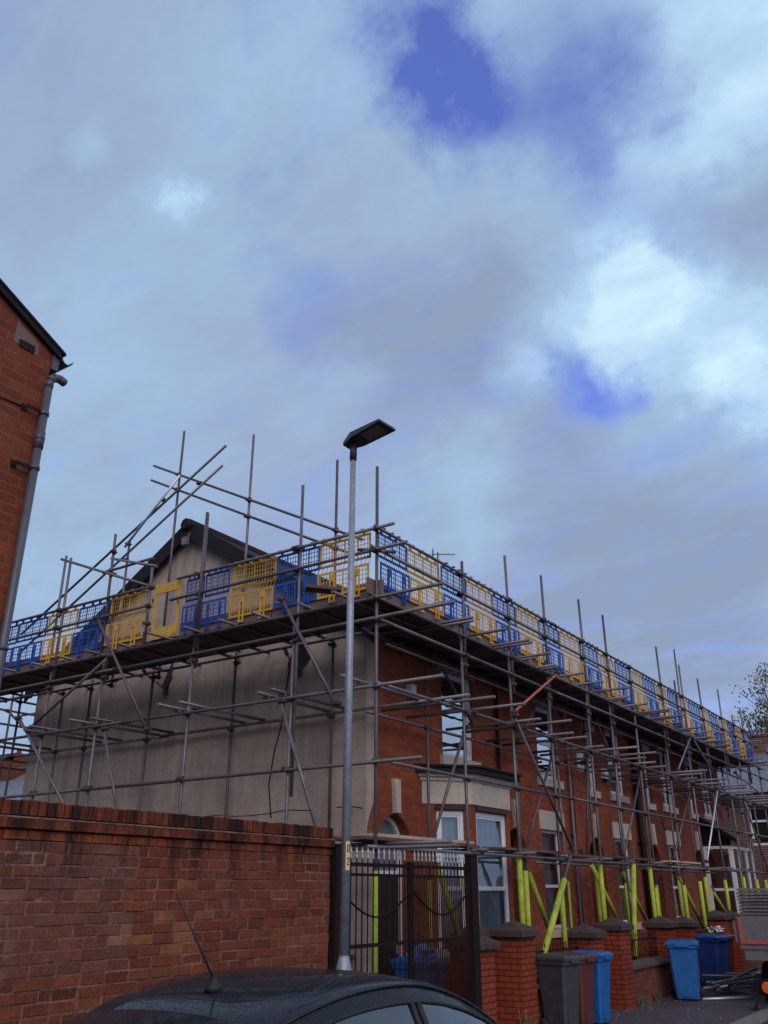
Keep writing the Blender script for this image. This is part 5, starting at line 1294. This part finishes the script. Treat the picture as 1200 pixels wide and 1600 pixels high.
# ------------------------------------------------------------------ tree at right
tre=empty('street_tree',(-9.2,50,0),'sparse yellowing tree rising behind the crossing house at the right edge','tree')
random.seed(5)
tk=MB(); lf=MB(); tips=[]
def grow(p,d,l,r,depth):
    q=p+d*l; tk.tube(p,q,r,6 if depth<3 else 4,r*.68,False)
    if depth>=3: tips.append((q,d))
    if depth>=6: return
    for k in range(3 if depth<4 else 2):
        nd=(d+V((random.gauss(0,.33),random.gauss(0,.38),random.gauss(.1,.2)))).normalized(); grow(q,nd,l*random.uniform(.66,.88),r*.62,depth+1)
grow(V((-7.3,50,0)),V((0,0,1)),3.0,.26,0)
tk.build('trunk',M['bark'],tre)
for q,d in tips:
    dens=8 if q.x<-9.5 else 26
    for k in range(random.randint(0,dens)):
        c=q+V((random.gauss(0,.22),random.gauss(0,.22),random.gauss(0,.22))); u=V((random.uniform(-1,1),random.uniform(-1,1),random.uniform(-1,1))).normalized()*.075; w=u.cross(V((random.random(),random.random(),random.random()))).normalized()*.05
        lf.face([c-u,c-w,c+u,c+w])
lf.build('crown',M['leafy'],tre)
# ------------------------------------------------------------------ litter, weeds
o=MB(); random.seed(3)
for k in range(420):
    if k<230: x,y=random.gauss(-6.0,.12),random.uniform(14.6,21)
    else: x,y=random.uniform(-6.1,-4.2),random.uniform(12.5,20)
    if x<-6.12: continue
    a=random.uniform(0,6.28); l=random.uniform(.012,.035); u=V((math.cos(a),math.sin(a),random.uniform(-.2,.5)))*l; w=V((-math.sin(a),math.cos(a),random.uniform(0,.4)))*l*.6; c=V((x,y,.012))
    o.face([c-u,c-w,c+u,c+w])
tag(o.build('leaf_litter',M['litter']),'scatter of pale leaves and rubbish along the garden walls and pavement','litter',kind='stuff')
def weed(x,y,h,label):
    o=MB()
    for k in range(26):
        a=random.uniform(0,6.28); d=V((math.cos(a)*.35,math.sin(a)*.35,1)).normalized(); l=h*random.uniform(.4,1); p=V((x+jit(.04),y+jit(.06),0)); q=p+d*l
        s=V((-math.sin(a),math.cos(a),0))*.006; o.face([p-s,p+s,q+s*.6,q-s*.6])
        for m in range(4): c=p+d*l*(.3+.2*m); u=V((random.uniform(-1,1),random.uniform(-1,1),random.uniform(0,1))).normalized()*.03; w=s*2; o.face([c,c+u*.5+w,c+u,c+u*.5-w])
    tag(o.build('weed',M['weed']),label,'weed','weeds at the wall foot')
weed(-6.09,12.35,.42,'dry seeded weed at the foot of the nearest tall pillar'); weed(-6.1,16.95,.22,'weed at the foot of the low wall beside the blue bin pillar'); weed(-6.12,17.9,.16,'small weed halfway along the low garden wall')
# ------------------------------------------------------------------ camera, light, sky
P_=R(23.46);A_=R(34.3)
cam=bpy.data.cameras.new('camera'); co=bpy.data.objects.new('camera',cam); C.objects.link(co); co.location=(0,0,1.85)
f=V((-math.sin(A_)*math.cos(P_),math.cos(A_)*math.cos(P_),math.sin(P_))); co.rotation_euler=f.to_track_quat('-Z','Y').to_euler()
cam.sensor_fit='VERTICAL'; cam.sensor_height=36; cam.sensor_width=27; cam.lens=36*1364/1600; cam.clip_end=2000; bpy.context.scene.camera=co
sun=bpy.data.lights.new('sun','SUN'); sun.energy=1.5; sun.angle=R(50); sun.color=(1,.87,.79); so=bpy.data.objects.new('sun',sun); C.objects.link(so)
SE=R(34); SAz=R(132) # azimuth from +Y towards +X
sd=V((math.sin(SAz)*math.cos(SE),math.cos(SAz)*math.cos(SE),math.sin(SE))); so.rotation_euler=sd.to_track_quat('Z','Y').to_euler(); so.location=(0,0,30)
W=bpy.data.worlds.new('World'); bpy.context.scene.world=W; W.use_nodes=True; nt=W.node_tree
for n in list(nt.nodes): nt.nodes.remove(n)
out=N(nt,'ShaderNodeOutputWorld'); bg=N(nt,'ShaderNodeBackground'); L(nt,bg.outputs[0],out.inputs[0]); bg.inputs[1].default_value=.1
sky=N(nt,'ShaderNodeTexSky'); sky.sky_type='NISHITA'; sky.sun_disc=False; sky.sun_elevation=SE; sky.sun_rotation=SAz; sky.air_density=1; sky.ozone_density=3
tc_=N(nt,'ShaderNodeTexCoord').outputs['Generated']
sx=N(nt,'ShaderNodeSeparateXYZ'); L(nt,tc_,sx.inputs[0])
# cloud plane coordinates: dir.xy/(dir.z+.25)
za=N(nt,'ShaderNodeMath',operation='ADD'); L(nt,sx.outputs[2],za.inputs[0]); za.inputs[1].default_value=.28
zm_=N(nt,'ShaderNodeMath',operation='MAXIMUM'); L(nt,za.outputs[0],zm_.inputs[0]); zm_.inputs[1].default_value=.12
dv=N(nt,'ShaderNodeVectorMath',operation='DIVIDE'); L(nt,tc_,dv.inputs[0]); cb_=N(nt,'ShaderNodeCombineXYZ'); 
for k in range(3): L(nt,zm_.outputs[0],cb_.inputs[k])
L(nt,cb_.outputs[0],dv.inputs[1])
mpp=N(nt,'ShaderNodeMapping'); mpp.inputs['Rotation'].default_value=(0,0,R(-20)); mpp.inputs['Scale'].default_value=(1,1.9,1); L(nt,dv.outputs[0],mpp.inputs['Vector']); nA=noise(nt,mpp.outputs[0],1.3,10,.6,.25); nB=noise(nt,mpp.outputs[0],4.5,10,.66,.3)
nW=N(nt,'ShaderNodeTexNoise'); nW.inputs['Scale'].default_value=3.6; nW.inputs['Detail'].default_value=8; nW.inputs['Roughness'].default_value=.62; L(nt,tc_,nW.inputs['Vector'])
ws=N(nt,'ShaderNodeVectorMath',operation='SUBTRACT'); L(nt,nW.outputs['Color'],ws.inputs[0]); ws.inputs[1].default_value=(.5,.5,.5)
wc=N(nt,'ShaderNodeVectorMath',operation='SCALE'); L(nt,ws.outputs[0],wc.inputs[0]); wc.inputs[3].default_value=.3
wa=N(nt,'ShaderNodeVectorMath',operation='ADD'); L(nt,tc_,wa.inputs[0]); L(nt,wc.outputs[0],wa.inputs[1])
def blob(d,rad,amp):
    s=N(nt,'ShaderNodeVectorMath',operation='DISTANCE'); L(nt,wa.outputs[0],s.inputs[0]); s.inputs[1].default_value=d
    m=N(nt,'ShaderNodeMapRange'); m.interpolation_type='SMOOTHERSTEP'; m.inputs[1].default_value=0; m.inputs[2].default_value=rad; m.inputs[3].default_value=amp; m.inputs[4].default_value=0; L(nt,s.outputs['Value'],m.inputs[0]); return m.outputs[0]
def addn(xs):
    a=xs[0]
    for b_ in xs[1:]: n=N(nt,'ShaderNodeMath',operation='ADD'); L(nt,a,n.inputs[0]); L(nt,b_,n.inputs[1]); a=n.outputs[0]
    return a
def mul(a,k,b_=0): n=N(nt,'ShaderNodeMath',operation='MULTIPLY_ADD'); L(nt,a,n.inputs[0]); n.inputs[1].default_value=k; n.inputs[2].default_value=b_; return n.outputs[0]
BL={'b':[((-0.565, 0.485, 0.667), 0.05, 0.3), ((-0.6, 0.481, 0.639), 0.07, 0.12), ((-0.625, 0.36, 0.693), 0.2, -0.08), ((-0.619, 0.299, 0.726), 0.2, -0.04), ((-0.59, 0.393, 0.705), 0.045, 0.2), ((-0.14, 0.824, 0.549), 0.26, 0.4), ((-0.254, 0.781, 0.57), 0.15, 0.3), ((-0.161, 0.784, 0.599), 0.12, 0.2), ((-0.355, 0.776, 0.522), 0.06, 0.3), ((-0.128, 0.877, 0.463), 0.1, 0.3), ((-0.45, 0.79, 0.417), 0.12, 0.28), ((-0.411, 0.508, 0.757), 0.16, 0.12), ((-0.034, 0.684, 0.729), 0.2, 0.3), ((-0.107, 0.727, 0.679), 0.1, 0.12), ((-0.503, 0.661, 0.556), 0.07, 0.16), ((-0.215, 0.708, 0.672), 0.14, 0.1), ((-0.254, 0.553, 0.794), 0.06, 0.15), ((-0.416, 0.609, 0.675), 0.2, -0.14), ((-0.437, 0.692, 0.574), 0.17, -0.26), ((-0.351, 0.715, 0.604), 0.13, -0.26), ((-0.451, 0.54, 0.711), 0.15, -0.1), ((-0.088, 0.778, 0.622), 0.13, -0.6), ((-0.593, 0.535, 0.603), 0.2, -0.1), ((-0.346, 0.827, 0.444), 0.16, -0.14), ((-0.264, 0.886, 0.382), 0.25, -0.08), ((-0.77, 0.518, 0.374), 0.25, -0.06), ((-0.654, 0.639, 0.405), 0.25, -0.05), ((-0.356, 0.899, 0.255), 0.3, -0.2), ((-0.192, 0.942, 0.274), 0.25, -0.15)],'h':[((-0.318, 0.523, 0.79), 0.1, 0.62), ((-0.305, 0.563, 0.768), 0.1, 0.62), ((-0.286, 0.607, 0.742), 0.09, 0.5), ((-0.213, 0.636, 0.741), 0.14, 0.42), ((-0.186, 0.665, 0.724), 0.1, 0.3), ((-0.301, 0.806, 0.51), 0.06, 0.55), ((-0.261, 0.832, 0.489), 0.06, 0.5), ((-0.513, 0.602, 0.611), 0.09, 0.26), ((-0.499, 0.525, 0.689), 0.08, 0.12), ((-0.196, 0.713, 0.674), 0.1, 0.2), ((-0.41, 0.453, 0.792), 0.08, 0.15)]}
bright=addn([mul(nA,.8,.11),mul(nB,.5,-.25)]+[blob(*b_) for b_ in BL['b']])
hole=addn([mul(nB,.9,-.45),mul(nA,-.5,.25)]+[blob(*b_) for b_ in BL['h']])
cr_=N(nt,'ShaderNodeValToRGB'); el=cr_.color_ramp.elements
el[0].position=.2; el[0].color=(.28,.36,.53,1); el[1].position=1.0; el[1].color=(.64,.88,1.0,1)
for p,c in ((.36,(.32,.41,.61)),(.5,(.345,.47,.67)),(.66,(.37,.53,.76)),(.84,(.48,.70,.93))): e_=el.new(p); e_.color=(*c,1)
L(nt,bright,cr_.inputs[0])
cs=N(nt,'ShaderNodeVectorMath',operation='SCALE'); L(nt,cr_.outputs[0],cs.inputs[0]); cs.inputs[3].default_value=10
bl=N(nt,'ShaderNodeVectorMath',operation='MULTIPLY'); L(nt,sky.outputs[0],bl.inputs[0]); bl.inputs[1].default_value=(1.2,1.2,2.5)
hm0=ramp(nt,hole,-.0,.85); hmm=N(nt,'ShaderNodeMath',operation='POWER'); L(nt,hm0,hmm.inputs[0]); hmm.inputs[1].default_value=.9; hm2=N(nt,'ShaderNodeMath',operation='MULTIPLY'); L(nt,hmm.outputs[0],hm2.inputs[0]); hm2.inputs[1].default_value=.9; hm=hm2.outputs[0]
fin=mixc(nt,hm,cs.outputs[0],bl.outputs[0]); L(nt,fin,bg.inputs[0])
sc_=bpy.context.scene; sc_.view_settings.view_transform='Standard'; sc_.view_settings.look='None'; sc_.view_settings.exposure=0; sc_.view_settings.gamma=1
sc_.render.engine='CYCLES'; sc_.render.resolution_x=768; sc_.render.resolution_y=1024
sc_.cycles.max_bounces=8; sc_.cycles.transparent_max_bounces=16
bpy.context.view_layer.update()
